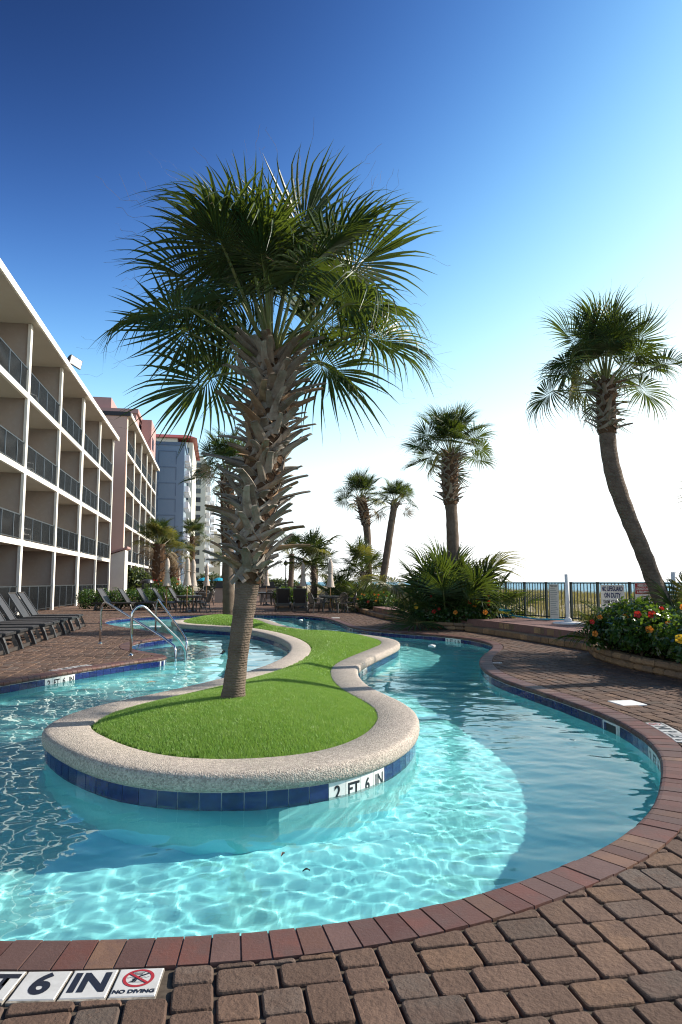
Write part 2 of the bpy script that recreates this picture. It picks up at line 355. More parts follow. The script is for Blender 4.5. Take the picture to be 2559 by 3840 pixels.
class Curve:
    def __init__(c, pts, out_sign, step=.02):
        c.P, c.L = closed_curve(pts, step); t = np.roll(c.P, -1, 0)-np.roll(c.P, 1, 0); t /= np.hypot(*t.T)[:, None]
        for _ in range(3): t = np.roll(t, 1, 0)+t+np.roll(t, -1, 0)
        t /= np.hypot(*t.T)[:, None]; c.T = t
        area = .5*np.sum(c.P[:, 0]*np.roll(c.P[:, 1], -1)-np.roll(c.P[:, 0], -1)*c.P[:, 1]); c.ccw = area > 0
        nn = np.c_[t[:, 1], -t[:, 0]] * (1 if c.ccw else -1)      # outward normal of the loop
        c.N = nn*out_sign; c.n = len(c.P)
    def at(c, s):
        f = (s % c.L)/c.L*c.n; i = int(f) % c.n; j = (i+1) % c.n; u = f-int(f)
        return c.P[i]*(1-u)+c.P[j]*u, c.N[i]*(1-u)+c.N[j]*u
    def off(c, d): return c.P + c.N*d
    def map(c, s, n, z): p, q = c.at(s); return (p[0]+q[0]*n, p[1]+q[1]*n, z)

POOL_PTS = [(-1.31,2.78),(-1.11,2.78),(-.89,2.79),(-.68,2.8),(-.47,2.82),(-.26,2.855),(0,2.92),(.16,2.97),(.36,3.05),(.57,3.145),(.76,3.26),(.94,3.38),(1.13,3.52),(1.29,3.64),(1.45,3.79),(1.61,3.96),(1.77,4.16),(1.89,4.32),(1.99,4.49),(2.14,4.75),(2.29,5.06),(2.44,5.36),(2.54,5.63),(2.64,5.97),(2.71,6.39),(2.74,6.78),(2.73,7.19),(2.68,7.55),(2.63,7.93),(2.56,8.36),(2.47,8.83),(2.35,9.3),(2.24,10),(2.2,10.7),(2.3,11.75),(2.54,12.75),(2.87,13.6),(3.2,14.55),(3.34,15.25),(3.31,15.98),(3.18,16.7),(2.95,17.25),(2.64,17.81),(2.26,18.27),(1.86,18.65),(1.42,19.05),(.99,19.6),(.52,20.35),(.28,21.19),(.1,22.3),(-.16,24.38),(-.48,25.98),(-1,27.6),(-1.75,28.7),(-2.87,29.41),(-4.96,29.7),(-6.5,29),(-7.38,28.2),(-8.06,27.38),(-8.45,26.2),(-8.5,25.06),(-8.17,23.73),(-7.58,22.39),(-6.98,21.45),(-5.95,20.23),(-4.98,18.94),(-4.4,18.1),(-4.17,17.6),(-4.35,17.05),(-4.5,16.55),(-4.62,16.1),(-4.66,15.6),(-4.62,15.2),(-4.5,14.74),(-4.29,14.25),(-4.07,13.9),(-3.81,13.62),(-3.53,13.33),(-3.28,13.02),(-3.16,12.72),(-3.2,12.5),(-3.36,12.36),(-3.54,12.08),(-3.7,11.75),(-3.87,11.38),(-4.03,11.03),(-4.18,10.65),(-4.33,10.22),(-4.5,9.83),(-4.68,9.45),(-4.95,8.6),(-5.05,7.5),(-4.95,6.3),(-4.55,5.1),(-3.9,4.1),(-3.0,3.25),(-2.1,2.87)]
ISL_PTS = [(-2.52,5.92),(-2.32,5.64),(-1.98,5.24),(-1.7,5.0),(-1.45,4.85),(-1.21,4.76),(-.93,4.71),(-.64,4.73),(-.35,4.8),(-.06,4.93),(.15,5.11),(.38,5.38),(.57,5.77),(.69,6.21),(.75,6.6),(.76,7.03),(.69,7.51),(.54,7.96),(.38,8.45),(.27,9.18),(.23,9.9),(.25,10.55),(.34,11.13),(.54,11.87),(.79,12.72),(1.01,13.5),(1.17,14.04),(1.28,14.65),(1.27,15.28),(1.12,15.97),(.83,16.6),(.44,17.12),(.02,17.46),(-.24,17.64),(-.51,18.02),(-.9,18.72),(-1.43,19.71),(-1.83,20.94),(-2.18,22.6),(-2.55,23.93),(-3.02,24.75),(-3.55,25.2),(-4.35,25.3),(-5.15,25),(-5.57,24.4),(-5.72,23.6),(-5.62,22.63),(-5.33,21.65),(-4.85,20.95),(-4.2,20.43),(-3.3,19.84),(-2.57,18.83),(-1.96,17.55),(-1.42,16.05),(-1.12,14.7),(-.98,13.7),(-.95,12.72),(-1,11.83),(-1.1,11.13),(-1.21,10.58),(-1.42,9.8),(-1.75,8.97),(-2.01,8.4),(-2.23,7.95),(-2.44,7.56),(-2.61,7.17),(-2.69,6.81),(-2.69,6.41),(-2.63,6.13)]
PC = Curve(POOL_PTS, +1)      # normals point to the deck
IC = Curve(ISL_PTS, +1)       # normals point to the water
WATER_Z = -.15; FLOOR_Z = -.92
# ================================================================== THE SETTING
def fill(name, outer, holes, z, m, kind='structure', parent=None):
    bm = bmesh.new(); es = []
    for loop in [outer]+holes:
        vs_ = [bm.verts.new((p[0], p[1], z)) for p in loop]
        for i in range(len(vs_)): es.append(bm.edges.new((vs_[i], vs_[(i+1) % len(vs_)])))
    bmesh.ops.triangle_fill(bm, use_beauty=True, use_dissolve=False, edges=es)
    for f in bm.faces:
        f.normal_update()
        if f.normal.z < 0: f.normal_flip()
    me = bpy.data.meshes.new(name); bm.to_mesh(me); bm.free(); me.materials.append(m)
    o = link(name, me, parent)
    if kind: o['kind'] = kind
    return o

DECK = [sn(-52, -3)[:2], sn(-52, 24)[:2], sn(-10, 17.6)[:2], sn(75, 16.5)[:2], sn(75, -3)[:2]]
pool_hole = PC.off(.05)[::6]
deck = fill('pool_deck', DECK, [pool_hole], -.0145, M['sand'])
BIGG = [sn(-900, -3000)[:2], sn(-900, 24)[:2], sn(-52, 24)[:2], sn(-10, 17.6)[:2], sn(75, 16.5)[:2], sn(2500, 24)[:2], sn(2500, -3000)[:2]]
ground = fill('ground', [sn(-900, -3000)[:2], sn(-900, 24)[:2], sn(-52, 24)[:2], sn(-52, -3)[:2], sn(75, -3)[:2], sn(75, 16.5)[:2], sn(2500, 24)[:2], sn(2500, -3000)[:2]], [], -.02, M['ground'])

# sea to the horizon
mb = MB(); q = [sn(-9000, 95, -3.2), sn(-9000, 30000, -3.2), sn(30000, 30000, -3.2), sn(30000, 95, -3.2)]
mb.add(q, [(0, 1, 2, 3)]); mb.build('sea', M['sea'])['kind'] = 'structure'
# dunes and beach
def dune_z(s, n):
    base = np.interp(n, [16, 18, 24, 34, 42, 60, 100, 120], [-.02, .03, .12, .22, .10, -1.3, -3.15, -3.6])
    return base + np.where(n > 18, .10*np.sin(s*.31+n*.4)+.07*np.sin(s*.83-n*.23)+.04*np.sin(s*1.7), 0)*np.clip((n-18)/6, 0, 1)*np.clip((62-n)/15, 0, 1)
ss, nn = np.meshgrid(np.r_[np.arange(-120, 140, 1.5), np.arange(140, 700, 12.)], np.r_[16.6, np.arange(18, 62, 1.2), np.arange(62, 124, 6.)], indexing='ij')
zz = dune_z(ss, nn); zz = np.where(nn < 17, -.03, zz)
PX = A0[0]+DV[0]*ss+NV[0]*nn; PY = A0[1]+DV[1]*ss+NV[1]*nn
ii = np.arange(ss.size).reshape(ss.shape); qd = np.stack([ii[:-1, :-1], ii[1:, :-1], ii[1:, 1:], ii[:-1, 1:]], -1).reshape(-1, 4)[:, ::-1]
link('beach_dunes', np_mesh('beach_dunes', np.c_[PX.ravel(), PY.ravel(), zz.ravel()], qd, M['dune'], True))['kind'] = 'structure'
def blades(P, Z, hgt, wid, lean, rng, seg=1):
    """numpy: one or two triangles per blade at points P with base height Z"""
    n = len(P); a = rng.uniform(0, 2*np.pi, n); b = rng.uniform(0, 2*np.pi, n); h = hgt*rng.uniform(.55, 1.15, n); l = lean*rng.uniform(.2, 1, n)*h
    dx, dy = np.cos(a)*wid/2, np.sin(a)*wid/2; lx, ly = np.cos(b)*l, np.sin(b)*l
    v0 = np.c_[P[:, 0]-dx, P[:, 1]-dy, Z]; v1 = np.c_[P[:, 0]+dx, P[:, 1]+dy, Z]
    if seg == 1:
        v2 = np.c_[P[:, 0]+lx, P[:, 1]+ly, Z+h]; v = np.stack([v0, v1, v2], 1).reshape(-1, 3); return v, np.arange(3*n).reshape(-1, 3)
    m0 = np.c_[P[:, 0]-dx*.8+lx*.35, P[:, 1]-dy*.8+ly*.35, Z+h*.6]; m1 = np.c_[P[:, 0]+dx*.8+lx*.35, P[:, 1]+dy*.8+ly*.35, Z+h*.6]
    v2 = np.c_[P[:, 0]+lx, P[:, 1]+ly, Z+h]; v = np.stack([v0, v1, m1, m0, v2], 1).reshape(-1, 3)
    i = np.arange(n)[:, None]*5; t = np.concatenate([i+[0, 1, 2], i+[0, 2, 3], i+[3, 2, 4]], 0); return v, t
s_ = RNG.uniform(-32, 45, 90000); n_ = RNG.uniform(17.9, 44, 90000)
keep = (np.sin(s_*1.3+n_*.9)+np.sin(s_*.53-n_*1.7)+RNG.normal(0, .8, 90000)) > -.7; s_, n_ = s_[keep], n_[keep]
P_ = np.c_[A0[0]+DV[0]*s_+NV[0]*n_, A0[1]+DV[1]*s_+NV[1]*n_]
v_, t_ = blades(P_, dune_z(s_, n_)-.05, .50, .018, .45, RNG, 2)
tag(link('dune_grass', np_mesh('dune_grass', v_, t_, M['dunegrass'])), 'tan and green dune grass growing behind the pool fence', 'grass', kind='stuff')

# ------------------------------------------------------------------ pavers
U = .0735
def pattern(nx, ny, rng):
    occ = np.zeros((nx, ny), bool); out = []
    for j in range(ny):
        i = 0
        while i < nx:
            if occ[i, j]: i += 1; continue
            run = 0
            while i+run < nx and not occ[i+run, j]: run += 1
            end = i+run
            while i < end:
                left = end-i
                w = left if left in (1, 2, 3) else (2 if left == 4 else rng.choice((2, 3)))
                if left == 4 and rng.random() < .0: w = 2
                h = 3 if (w == 2 and rng.random() < .52) else 2
                out.append((i, j, w, h)); occ[i:i+w, j:min(j+h, ny)] = True; i += w
    return out
def prism(poly, hi, rng):
    """tumbled paver: convex outline -> rounded, bevelled solid, local to its centre"""
    poly = np.array(poly); n = len(poly); c = poly.mean(0); ring = []
    for k in range(n):
        p = poly[k]; a = poly[k-1]-p; b = poly[(k+1) % n]-p; la, lb = np.hypot(*a), np.hypot(*b)
        r = min(.019 if hi else .016, .42*min(la, lb)); pa, pb = p+a/la*r, p+b/lb*r
        if hi: ring += [pa, .25*pa+.5*p+.25*pb+rng.normal(0, .0008, 2), pb]
        else: ring += [pa, pb]
    ring = np.array(ring); m = len(ring); dd = ring-c; L = np.hypot(*dd.T)[:, None]
    tz = rng.normal(0, .0016); tx, ty = rng.normal(0, .008, 2)
    def lay(inset, z): q = ring-dd/L*inset; return np.c_[q, z+tz+(q-c)@np.array([tx, ty])]
    rings = [lay(0, -.04), lay(0, -.010), lay(.0035, -.0025), lay(.009, 0)] if hi else [lay(0, -.03), lay(0, -.010), lay(.010, 0)]
    v = np.vstack(rings)-np.r_[c, 0]; f = []
    for r_ in range(len(rings)-1):
        for k in range(m): f.append((r_*m+k, r_*m+(k+1) % m, (r_+1)*m+(k+1) % m, (r_+1)*m+k))
    f.append(tuple(range((len(rings)-1)*m, len(rings)*m)))
    return v, f, c
def clip(poly, p0, nrm):
    """keep the side of the line where (p-p0).nrm >= 0"""
    out = []; n = len(poly)
    for i in range(n):
        a, b = poly[i], poly[(i+1) % n]; da, db = np.dot(a-p0, nrm), np.dot(b-p0, nrm)
        if da >= 0: out.append(a)
        if (da >= 0) != (db >= 0): out.append(a+(b-a)*da/(da-db))
    return out
COP = .222
TERR = np.array([(1.35,29.2),(1.75,26.4),(2.25,23.4),(3.3,20.6),(4.05,18.4),(4.6,16.3),(5.1,14.1),(5.9,10.5),(7.1,5.5),(8.6,-4)])
def terr_side(P):
    return P[:, 0]-np.interp(P[:, 1], TERR[::-1, 1], TERR[::-1, 0])
GX0, GY0 = -16.0, -1.0
cs, sn_ = math.cos(AX), math.sin(AX)
def grid2w(x, y): x, y = x+GX0, y+GY0; return np.c_[x*cs-y*sn_, x*sn_+y*cs]
NX, NY = int(24/U), int(36.5/U)
cells = np.array(pattern(NX, NY, random.Random(3)), float)
ctr = grid2w((cells[:, 0]+cells[:, 2]/2)*U, (cells[:, 1]+cells[:, 3]/2)*U)
d_, k_ = dist_to(ctr, PC.P[::3]); k_ *= 3; ins = inside(ctr, PC.P[::4])
sgn = np.where(ins, -d_, d_)
vis = (sgn > COP-.16) & (np.abs(ctr[:, 0]) < .56*ctr[:, 1]+1.2) & (ctr[:, 1] > 1.1) & (terr_side(ctr) < -.1)
# depth-marker tiles set into the deck replace pavers there
MARKS = []      # (arc position at centre, first text list)
def near_s(x, y): return dist_to(np.array([[x, y]]), PC.P)[1][0]*PC.L/PC.n
cand = []
for q in np.nonzero(vis)[0]:
    i, j, w, h = cells[q]; g = .0045
    poly = grid2w(np.array([i*U+g, (i+w)*U-g, (i+w)*U-g, i*U+g]), np.array([j*U+g, j*U+g, (j+h)*U-g, (j+h)*U-g]))
    poly = [p for p in poly]
    if sgn[q] < .55:
        for kk in (k_[q], ) + tuple(dist_to(np.array(poly), PC.P)[1]):
            if len(poly) < 3: break
            poly = clip(poly, PC.P[kk]+PC.N[kk]*(COP+.006), PC.N[kk])
        if len(poly) < 3: continue
        # drop slivers
        pp = np.array(poly); ar = .5*abs(np.sum(pp[:, 0]*np.roll(pp[:, 1], -1)-np.roll(pp[:, 0], -1)*pp[:, 1]))
        if ar < .0012: continue
        # weld very short edges
        pp2 = [poly[0]]
        for p in poly[1:]:
            if np.hypot(*(p-pp2[-1])) > .012: pp2.append(p)
        if np.hypot(*(pp2[0]-pp2[-1])) < .012: pp2.pop()
        poly = pp2
        if len(poly) < 3: continue
    cand.append((np.hypot(*ctr[q]), poly))
# markers: (s_centre list) -> rectangles in (s, n) that push pavers away
S_NEAR = near_s(-.86, 2.78); S_RIGHT = near_s(2.72, 6.45); S_LEFT = near_s(-4.0, 11.0); S_SMALL = near_s(2.3, 11.85)
S_END = near_s(-.71, 2.795)
MARKRECT = [(S_END-.70, S_END+.078, COP+.18), (S_RIGHT-.41, S_RIGHT+.41, COP+.17), (S_LEFT-.41, S_LEFT+.41, COP+.17), (S_SMALL-.09, S_SMALL+.09, COP+.17)]
LIDS = [np.array([3.24, 7.91]), np.array([-5.75, 21.35]), np.array([-6.6, 22.2]), np.array([-.2, 26.3])]
cand.sort(key=lambda c: c[0])
prng = np.random.default_rng(5); MBp = [[], [], 0]; npav = 0
for dist, poly in cand:
    pc = np.mean(poly, 0)
    dd, kk = dist_to(np.array([pc]), PC.P); s0 = kk[0]*PC.L/PC.n
    bad = False
    for a, b, nmax in MARKRECT:
        if a-.13 < s0 < b+.13 and dd[0] < nmax+.09:
            # cut away everything under the marker
            if s0 > b: e = PC.at(b+.004)[0]; t_ = PC.at(b+.05)[0]-PC.at(b-.05)[0]; poly = clip(poly, e, t_)
            elif s0 < a: e = PC.at(a-.004)[0]; t_ = PC.at(a-.05)[0]-PC.at(a+.05)[0]; poly = clip(poly, e, t_)
            else: poly = clip(poly, PC.P[kk[0]]+PC.N[kk[0]]*(nmax+.008), PC.N[kk[0]])
            if len(poly) < 3: bad = True; break
            pp = np.array(poly); ar = .5*abs(np.sum(pp[:, 0]*np.roll(pp[:, 1], -1)-np.roll(pp[:, 0], -1)*pp[:, 1]))
            if ar < .001: bad = True
            pc = np.mean(poly, 0)
    if bad: continue
    for l in LIDS:
        if np.hypot(*(pc-l)) < .17: bad = True
    if bad: continue
    individual = npav < 300 and pc[1] > 1.9 and abs(pc[0]) < .5*pc[1]+.05
    hi = dist < 6.5
    v, f, c = prism(poly, hi, prng)
    if individual:
        link('paver', mesh('paver', v, f, M['paver']), deck, (c[0], c[1], 0)); npav += 1
    else:
        b = MBp[2]; MBp[0].append(v+np.r_[c, 0]); MBp[1] += [tuple(i+b for i in q) for q in f]; MBp[2] += len(v)
me = bpy.data.meshes.new('paver_field'); me.from_pydata(np.vstack(MBp[0]).tolist(), [], MBp[1]); me.materials.append(M['paver']); me.update()
link('paver_field', me, deck)['kind'] = 'stuff'
# paving beyond the reach of single stones
far_poly = [sn(-52, -2.4)[:2], sn(-52, 0)[:2]]
ffar = fill('far_paving', [tuple(grid2w(np.array([0.]), np.array([36.5]))[0]), tuple(grid2w(np.array([24.]), np.array([36.5]))[0]), (3.0, 37.5), (1.5, 68), (-26, 66)], [PC.off(.225)[::6]] if False else [], -.006, M['deck_far'], 'stuff', deck)

# ------------------------------------------------------------------ coping bricks
prof = [(.035, 0), (.016, -.004), (.004, -.014), (0, -.028), (.003, -.044), (.014, -.056), (.03, -.062), (COP, -.062), (COP, 0)]
def coping_piece(s, w):
    v = []; 
    for t in (-w/2, w/2):
        for n, z in prof: v.append(PC.map(s+t, n, z))
    k = len(prof); f = [tuple(range(k)), tuple(range(2*k-1, k-1, -1))]
    for i in range(k): f.append((i, i+k, (i+1) % k+k, (i+1) % k))
    return np.array(v), f
nb = int(round(PC.L/.1065)); pitch = PC.L/nb; bricks = []
for i in range(nb):
    s = (i+.5)*pitch; c = np.array(PC.map(s, .11, 0)); vis_ = abs(c[0]) < .5*c[1]+.1 and c[1] > 2
    bricks.append((np.hypot(c[0], c[1])+(0 if vis_ else 100), s, c))
bricks.sort(key=lambda b: b[0]); V, F, nbv = [], [], 0
brg = random.Random(2)
for q, (dst, s, c) in enumerate(bricks):
    v, f = coping_piece(s, pitch-.007); v[:, 2] += brg.gauss(0, .0012)
    if q < 300: link('coping_brick', mesh('coping_brick', v-c, f, M['brick']), deck, tuple(c))
    else: V.append(v); F += [tuple(i+nbv for i in g) for g in f]; nbv += len(v)
me = bpy.data.meshes.new('coping_run'); me.from_pydata(np.vstack(V).tolist(), [], F); me.materials.append(M['brick']); me.update()
link('coping_run', me, deck)['kind'] = 'stuff'
def strip(name, C, prof, m, parent, step=4, smooth=True, flip=False):
    idx = np.arange(0, C.n, step); k = len(prof); v = []
    for i in idx:
        for n, z in prof: v.append((C.P[i, 0]+C.N[i, 0]*n, C.P[i, 1]+C.N[i, 1]*n, z))
    N = len(idx); a = np.arange(N)[:, None]*k+np.arange(k-1)[None]; b = ((np.arange(N)+1) % N)[:, None]*k+np.arange(k-1)[None]
    qd = np.stack([a, b, b+1, a+1], -1).reshape(-1, 4)
    if flip: qd = qd[:, ::-1]
    return link(name, np_mesh(name, np.array(v), qd, m, smooth), parent)
strip('mortar_bed', PC, [(.03, -.007), (.012, -.016), (.007, -.03), (.012, -.05), (.035, -.055), (COP-.004, -.055), (COP-.004, -.007), (.03, -.007)], M['mortar'], deck)

# ------------------------------------------------------------------ pool basin and its tiles
basin = fill('pool_basin', PC.off(.03)[::6], [], FLOOR_Z, M['plaster'])
strip('basin_wall', PC, [(.026, -.058), (.026, -.225), (.029, -.225), (.03, FLOOR_Z)], [M['grout']], basin).data.materials.append(M['plaster'])
wall = basin.children[-1]; pi = np.zeros(len(wall.data.polygons), np.int32); pi[np.arange(len(pi)) % 3 > 0] = 1; wall.data.polygons.foreach_set('material_index', pi)
def tile_piece(C, s, w, n0, z0, z1, th=.005, flip=1):
    v = [C.map(s+t, n0-flip*e, z) for e in (0, th) for (t, z) in ((-w/2, z0), (w/2, z0), (w/2, z1), (-w/2, z1))]
    return np.array(v), [(4, 5, 6, 7), (0, 1, 5, 4), (1, 2, 6, 5), (2, 3, 7, 6), (3, 0, 4, 7)]
def text_mesh(txt, size, m, bold=.0, align='CENTER', sx=1.0, key={}):
    cu = bpy.data.curves.new('txt', 'FONT'); cu.body = txt; cu.size = size; cu.align_x = align; cu.align_y = 'CENTER'; cu.offset = bold; cu.resolution_u = 4
    o = bpy.data.objects.new('txt', cu); COL.objects.link(o); dg = bpy.context.evaluated_depsgraph_get(); dg.update()
    me = bpy.data.meshes.new_from_object(o.evaluated_get(dg)); COL.objects.unlink(o); bpy.data.objects.remove(o)
    for v in me.vertices: v.co.x *= sx
    me.materials.clear(); me.materials.append(m); me.name = 'lettering'; return me
def frame_m(o, x, y):
    o, x, y = Vector(o), Vector(x).normalized(), Vector(y).normalized(); z = x.cross(y).normalized(); y = z.cross(x)
    return Matrix(((x.x, y.x, z.x, o.x), (x.y, y.y, z.y, o.y), (x.z, y.z, z.z, o.z), (0, 0, 0, 1)))
TW = .1545
MARK_TXT = ['2', 'FT', '6', 'IN']
def wall_tiles(C, parent, n0, z0, z1, flip, marks, maxn, skim=()):
    """marks: list of (s centre, text); text runs to the viewer's right"""
    n = int(round(C.L/TW)); pt = C.L/n; L = []
    mk = {}
    for sc, rev in marks:
        i0 = int(round(sc/pt))
        for q, t in enumerate(MARK_TXT): mk[(i0+(-q if rev else q)) % n] = t
    for i in range(n):
        s = (i+.5)*pt; p, nn_ = C.at(s); inw = -nn_ if flip > 0 else nn_
        face = -np.dot(inw, p)/max(np.hypot(*p), .1); vis_ = face > -.05 and abs(p[0]) < .52*p[1]+.1
        L.append((np.hypot(*p)+(0 if vis_ else 200), i, s))
    L.sort(); V, F, nv = [], [], 0
    for q, (d, i, s) in enumerate(L):
        if any(abs(s-x) < .16 for x in skim): continue
        v, f = tile_piece(C, s, pt-.006, n0, z0, z1, .005, flip); c = v.mean(0)
        if i in mk:
            t = link('depth_tile', mesh('depth_tile', v-c, f, M['white_tile']), parent, tuple(c))
            x = v[5]-v[4]; ctr_ = v[4:8].mean(0)
            nrm = np.cross(x, (0, 0, 1)); nrm /= np.linalg.norm(nrm); p = C.at(s)[0]
            inw = (-C.at(s)[1] if flip > 0 else C.at(s)[1])
            if np.dot(nrm[:2], inw) < 0: x = -x; nrm = -nrm
            tm = link('lettering', text_mesh(mk[i], .125, M['ink'], .0035, sx=.9), t)
            tm.matrix_local = frame_m(ctr_-c+nrm*.0012+np.array([0, 0, .0]), x, (0, 0, 1))
        elif q < maxn: link('wall_tile', mesh('wall_tile', v-c, f, M['tile']), parent, tuple(c))
        else: V.append(v); F += [tuple(k+nv for k in g) for g in f]; nv += len(v)
    if V:
        me = bpy.data.meshes.new('tile_run'); me.from_pydata(np.vstack(V).tolist(), [], F); me.materials.append(M['tile']); me.update()
        link('tile_run', me, parent)['kind'] = 'stuff'
sR = near_s(2.62, 5.95); sL = near_s(-4.3, 10.45); sF = near_s(2.75, 17.65); sB = near_s(.1, 22.6)
SK = [near_s(2.70, 7.15), near_s(.27, 21.3), near_s(-5.3, 29.6)]
wall_tiles(PC, basin, .026, -.066, -.216, 1, [(sR, sR > 0 and True), (sL, True), (sF, True)], 280, SK)
for s in SK:                                   # skimmer mouths
    mb = MB()
    for t0, t1, z0, z1 in ((-.155, -.14, -.066, -.2), (.14, .155, -.066, -.2), (-.14, .14, -.066, -.078)):
        a = [PC.map(s+t, n, z) for n in (.016, .03) for t, z in ((t0, z1), (t1, z1), (t1, z0), (t0, z0))]; mb.add(a, [(0,1,2,3),(4,5,6,7),(0,1,5,4),(1,2,6,5),(2,3,7,6),(3,0,4,7)])
    mb.build('skimmer_frame', M['pvc'], basin)
    mb = MB(); a = [PC.map(s+t, .0245, z) for t, z in ((-.14, -.2), (.14, -.2), (.14, -.078), (-.14, -.078))]; mb.add(a, [(0, 1, 2, 3)]); mb.build('skimmer_mouth', M['ink'], basin)
# underwater entry steps by the handrails
for k, (r_, z) in enumerate(((1.25, -.34), (.85, -.55))):
    pass

# ------------------------------------------------------------------ island
island = strip('pool_island', IC, [(-.40, -.1), (-.40, .072), (-.385, .082), (-.06, .085), (-.03, .080), (-.01, .066), (0, .045), (.002, .0), (-.004, -.03), (-.02, -.044), (-.045, -.048)], M['pebble'], None, 3)
island['kind'] = 'structure'
strip('island_wall', IC, [(-.034, -.046), (-.034, -.21), (-.032, -.21), (-.032, FLOOR_Z)], [M['grout']], island).data.materials.append(M['plaster'])
wl_ = island.children[-1]; pi = np.zeros(len(wl_.data.polygons), np.int32); pi[np.arange(len(pi)) % 3 > 0] = 1; wl_.data.polygons.foreach_set('material_index', pi)
def near_i(x, y): return dist_to(np.array([[x, y]]), IC.P)[1][0]*IC.L/IC.n
sI = near_i(-.08, 4.92); sI2 = near_i(.33, 11.0); sI3 = near_i(-5.45, 21.9)
wall_tiles(IC, island, -.034, -.052, -.203, -1, [(sI, False), (sI2, False), (sI3, False)], 290)
# turf mound
INN = IC.off(-.385)[::4]
gx = np.arange(-5.9, 1.5, .06); gy = np.arange(4.6, 25.6, .06); GX, GY = np.meshgrid(gx, gy, indexing='ij'); P_ = np.c_[GX.ravel(), GY.ravel()]
dI, _ = dist_to(P_, INN, 8000); inI = inside(P_, INN); sd = np.where(inI, dI, -dI).reshape(GX.shape)
def mound(sd, x, y):
    up = np.clip(sd, 0, None)
    return .055 + .24*(1-np.exp(-up/.75)) + .05*np.exp(-((x-.2)**2+(y-13.9)**2)/1.6)*np.clip(up*3, 0, 1) + np.clip(sd, -.1, 0)*.3
ZM = mound(sd, GX, GY); ok = sd > -.1; idx = -np.ones(GX.shape, int); 
cell = ok[:-1, :-1] & ok[1:, :-1] & ok[1:, 1:] & ok[:-1, 1:]
ii = np.arange(GX.size).reshape(GX.shape); qd = np.stack([ii[:-1, :-1], ii[1:, :-1], ii[1:, 1:], ii[:-1, 1:]], -1)[cell]
used = np.unique(qd); remap = -np.ones(GX.size, int); remap[used] = np.arange(len(used))
link('turf_mound', np_mesh('turf_mound', np.c_[P_, ZM.ravel()][used], remap[qd], M['turf_base'], True), island)
def turf(n, ylo, yhi, h, w):
    P = np.c_[RNG.uniform(-5.6, 1.3, n), RNG.uniform(ylo, yhi, n)]
    fi = (P[:, 0]-gx[0])/.06; fj = (P[:, 1]-gy[0])/.06; i = fi.astype(int).clip(0, len(gx)-2); j = fj.astype(int).clip(0, len(gy)-2)
    k = sd[i, j] > .005; P, i, j = P[k], i[k], j[k]
    u, v = (P[:, 0]-gx[0])/.06-i, (P[:, 1]-gy[0])/.06-j
    z = ZM[i, j]*(1-u)*(1-v)+ZM[i+1, j]*u*(1-v)+ZM[i, j+1]*(1-u)*v+ZM[i+1, j+1]*u*v
    return blades(P, z-.003, h, w, .75, RNG, 1)
va, ta = turf(1000000, 4.9, 9.5, .027, .0058); vb, tb = turf(380000, 9.5, 17.5, .030, .012); vc, tc_ = turf(120000, 17.5, 25.4, .04, .022)
v_ = np.vstack([va, vb, vc]); t_ = np.vstack([ta, tb+len(va), tc_+len(va)+len(vb)])
tag(link('turf_grass', np_mesh('turf_grass', v_, t_, M['turf'])), 'short green artificial turf covering the pool island', 'turf', kind='stuff')

# ------------------------------------------------------------------ water
wr = np.random.default_rng(9); WV = []
for k in range(110):
    lam = .075*(14.0**wr.random()); th = wr.normal(R(65), .9); WV.append((lam, 2*np.pi/lam*np.cos(th), 2*np.pi/lam*np.sin(th), wr.uniform(0, 6.28), k))
def ripple(X, Y):
    H_ = np.zeros_like(X)
    for lam, kx, ky, ph, k in WV:
        warp = .25*lam*np.sin(X*.85/lam+ph)*np.cos(Y*.65/lam+2*ph)
        H_ += .00062*lam**.95*np.sin(kx*(X+warp)+ky*(Y-warp)+ph)*(1+.95*np.sin(X*1.1+k*1.7)*np.sin(Y*.9+2.3*k))
    return H_
vW, qW, nW = [], [], 0
for gw, y0, y1 in ((.022, 2.60, 9.2), (.044, 9.2, 30.0)):
    wx = np.arange(-8.9 if y1 > 20 else -5.3, 3.7, gw); wy = np.arange(y0, y1+gw*.5, gw); WX, WY = np.meshgrid(wx, wy, indexing='ij')
    PW = np.c_[WX.ravel(), WY.ravel()]; cI = np.c_[(WX[:-1, :-1]+gw/2).ravel(), (WY[:-1, :-1]+gw/2).ravel()]
    lo = np.linspace(0, PC.n, PC.n//12, endpoint=False).astype(int)
    inP, inQ = inside(cI, PC.off(.06)[::4]), inside(cI, IC.off(-.10)[::4]); okw = inP & ~inQ
    ii = np.arange(WX.size).reshape(WX.shape); qd = np.stack([ii[:-1, :-1], ii[1:, :-1], ii[1:, 1:], ii[:-1, 1:]], -1).reshape(-1, 4)[okw]
    used = np.unique(qd); remap = -np.ones(WX.size, int); remap[used] = np.arange(len(used)); P_ = PW[used]
    vW.append(np.c_[P_, WATER_Z+ripple(P_[:, 0], P_[:, 1])]); qW.append(remap[qd]+nW); nW += len(used)
wp = link('pool_water', np_mesh('pool_water', np.vstack(vW), np.vstack(qW), M['water'], True)); wp['kind'] = 'structure'
wp.cycles.is_caustics_caster = True
for o_ in [basin]+list(basin.children)+list(island.children): o_.cycles.is_caustics_receiver = True
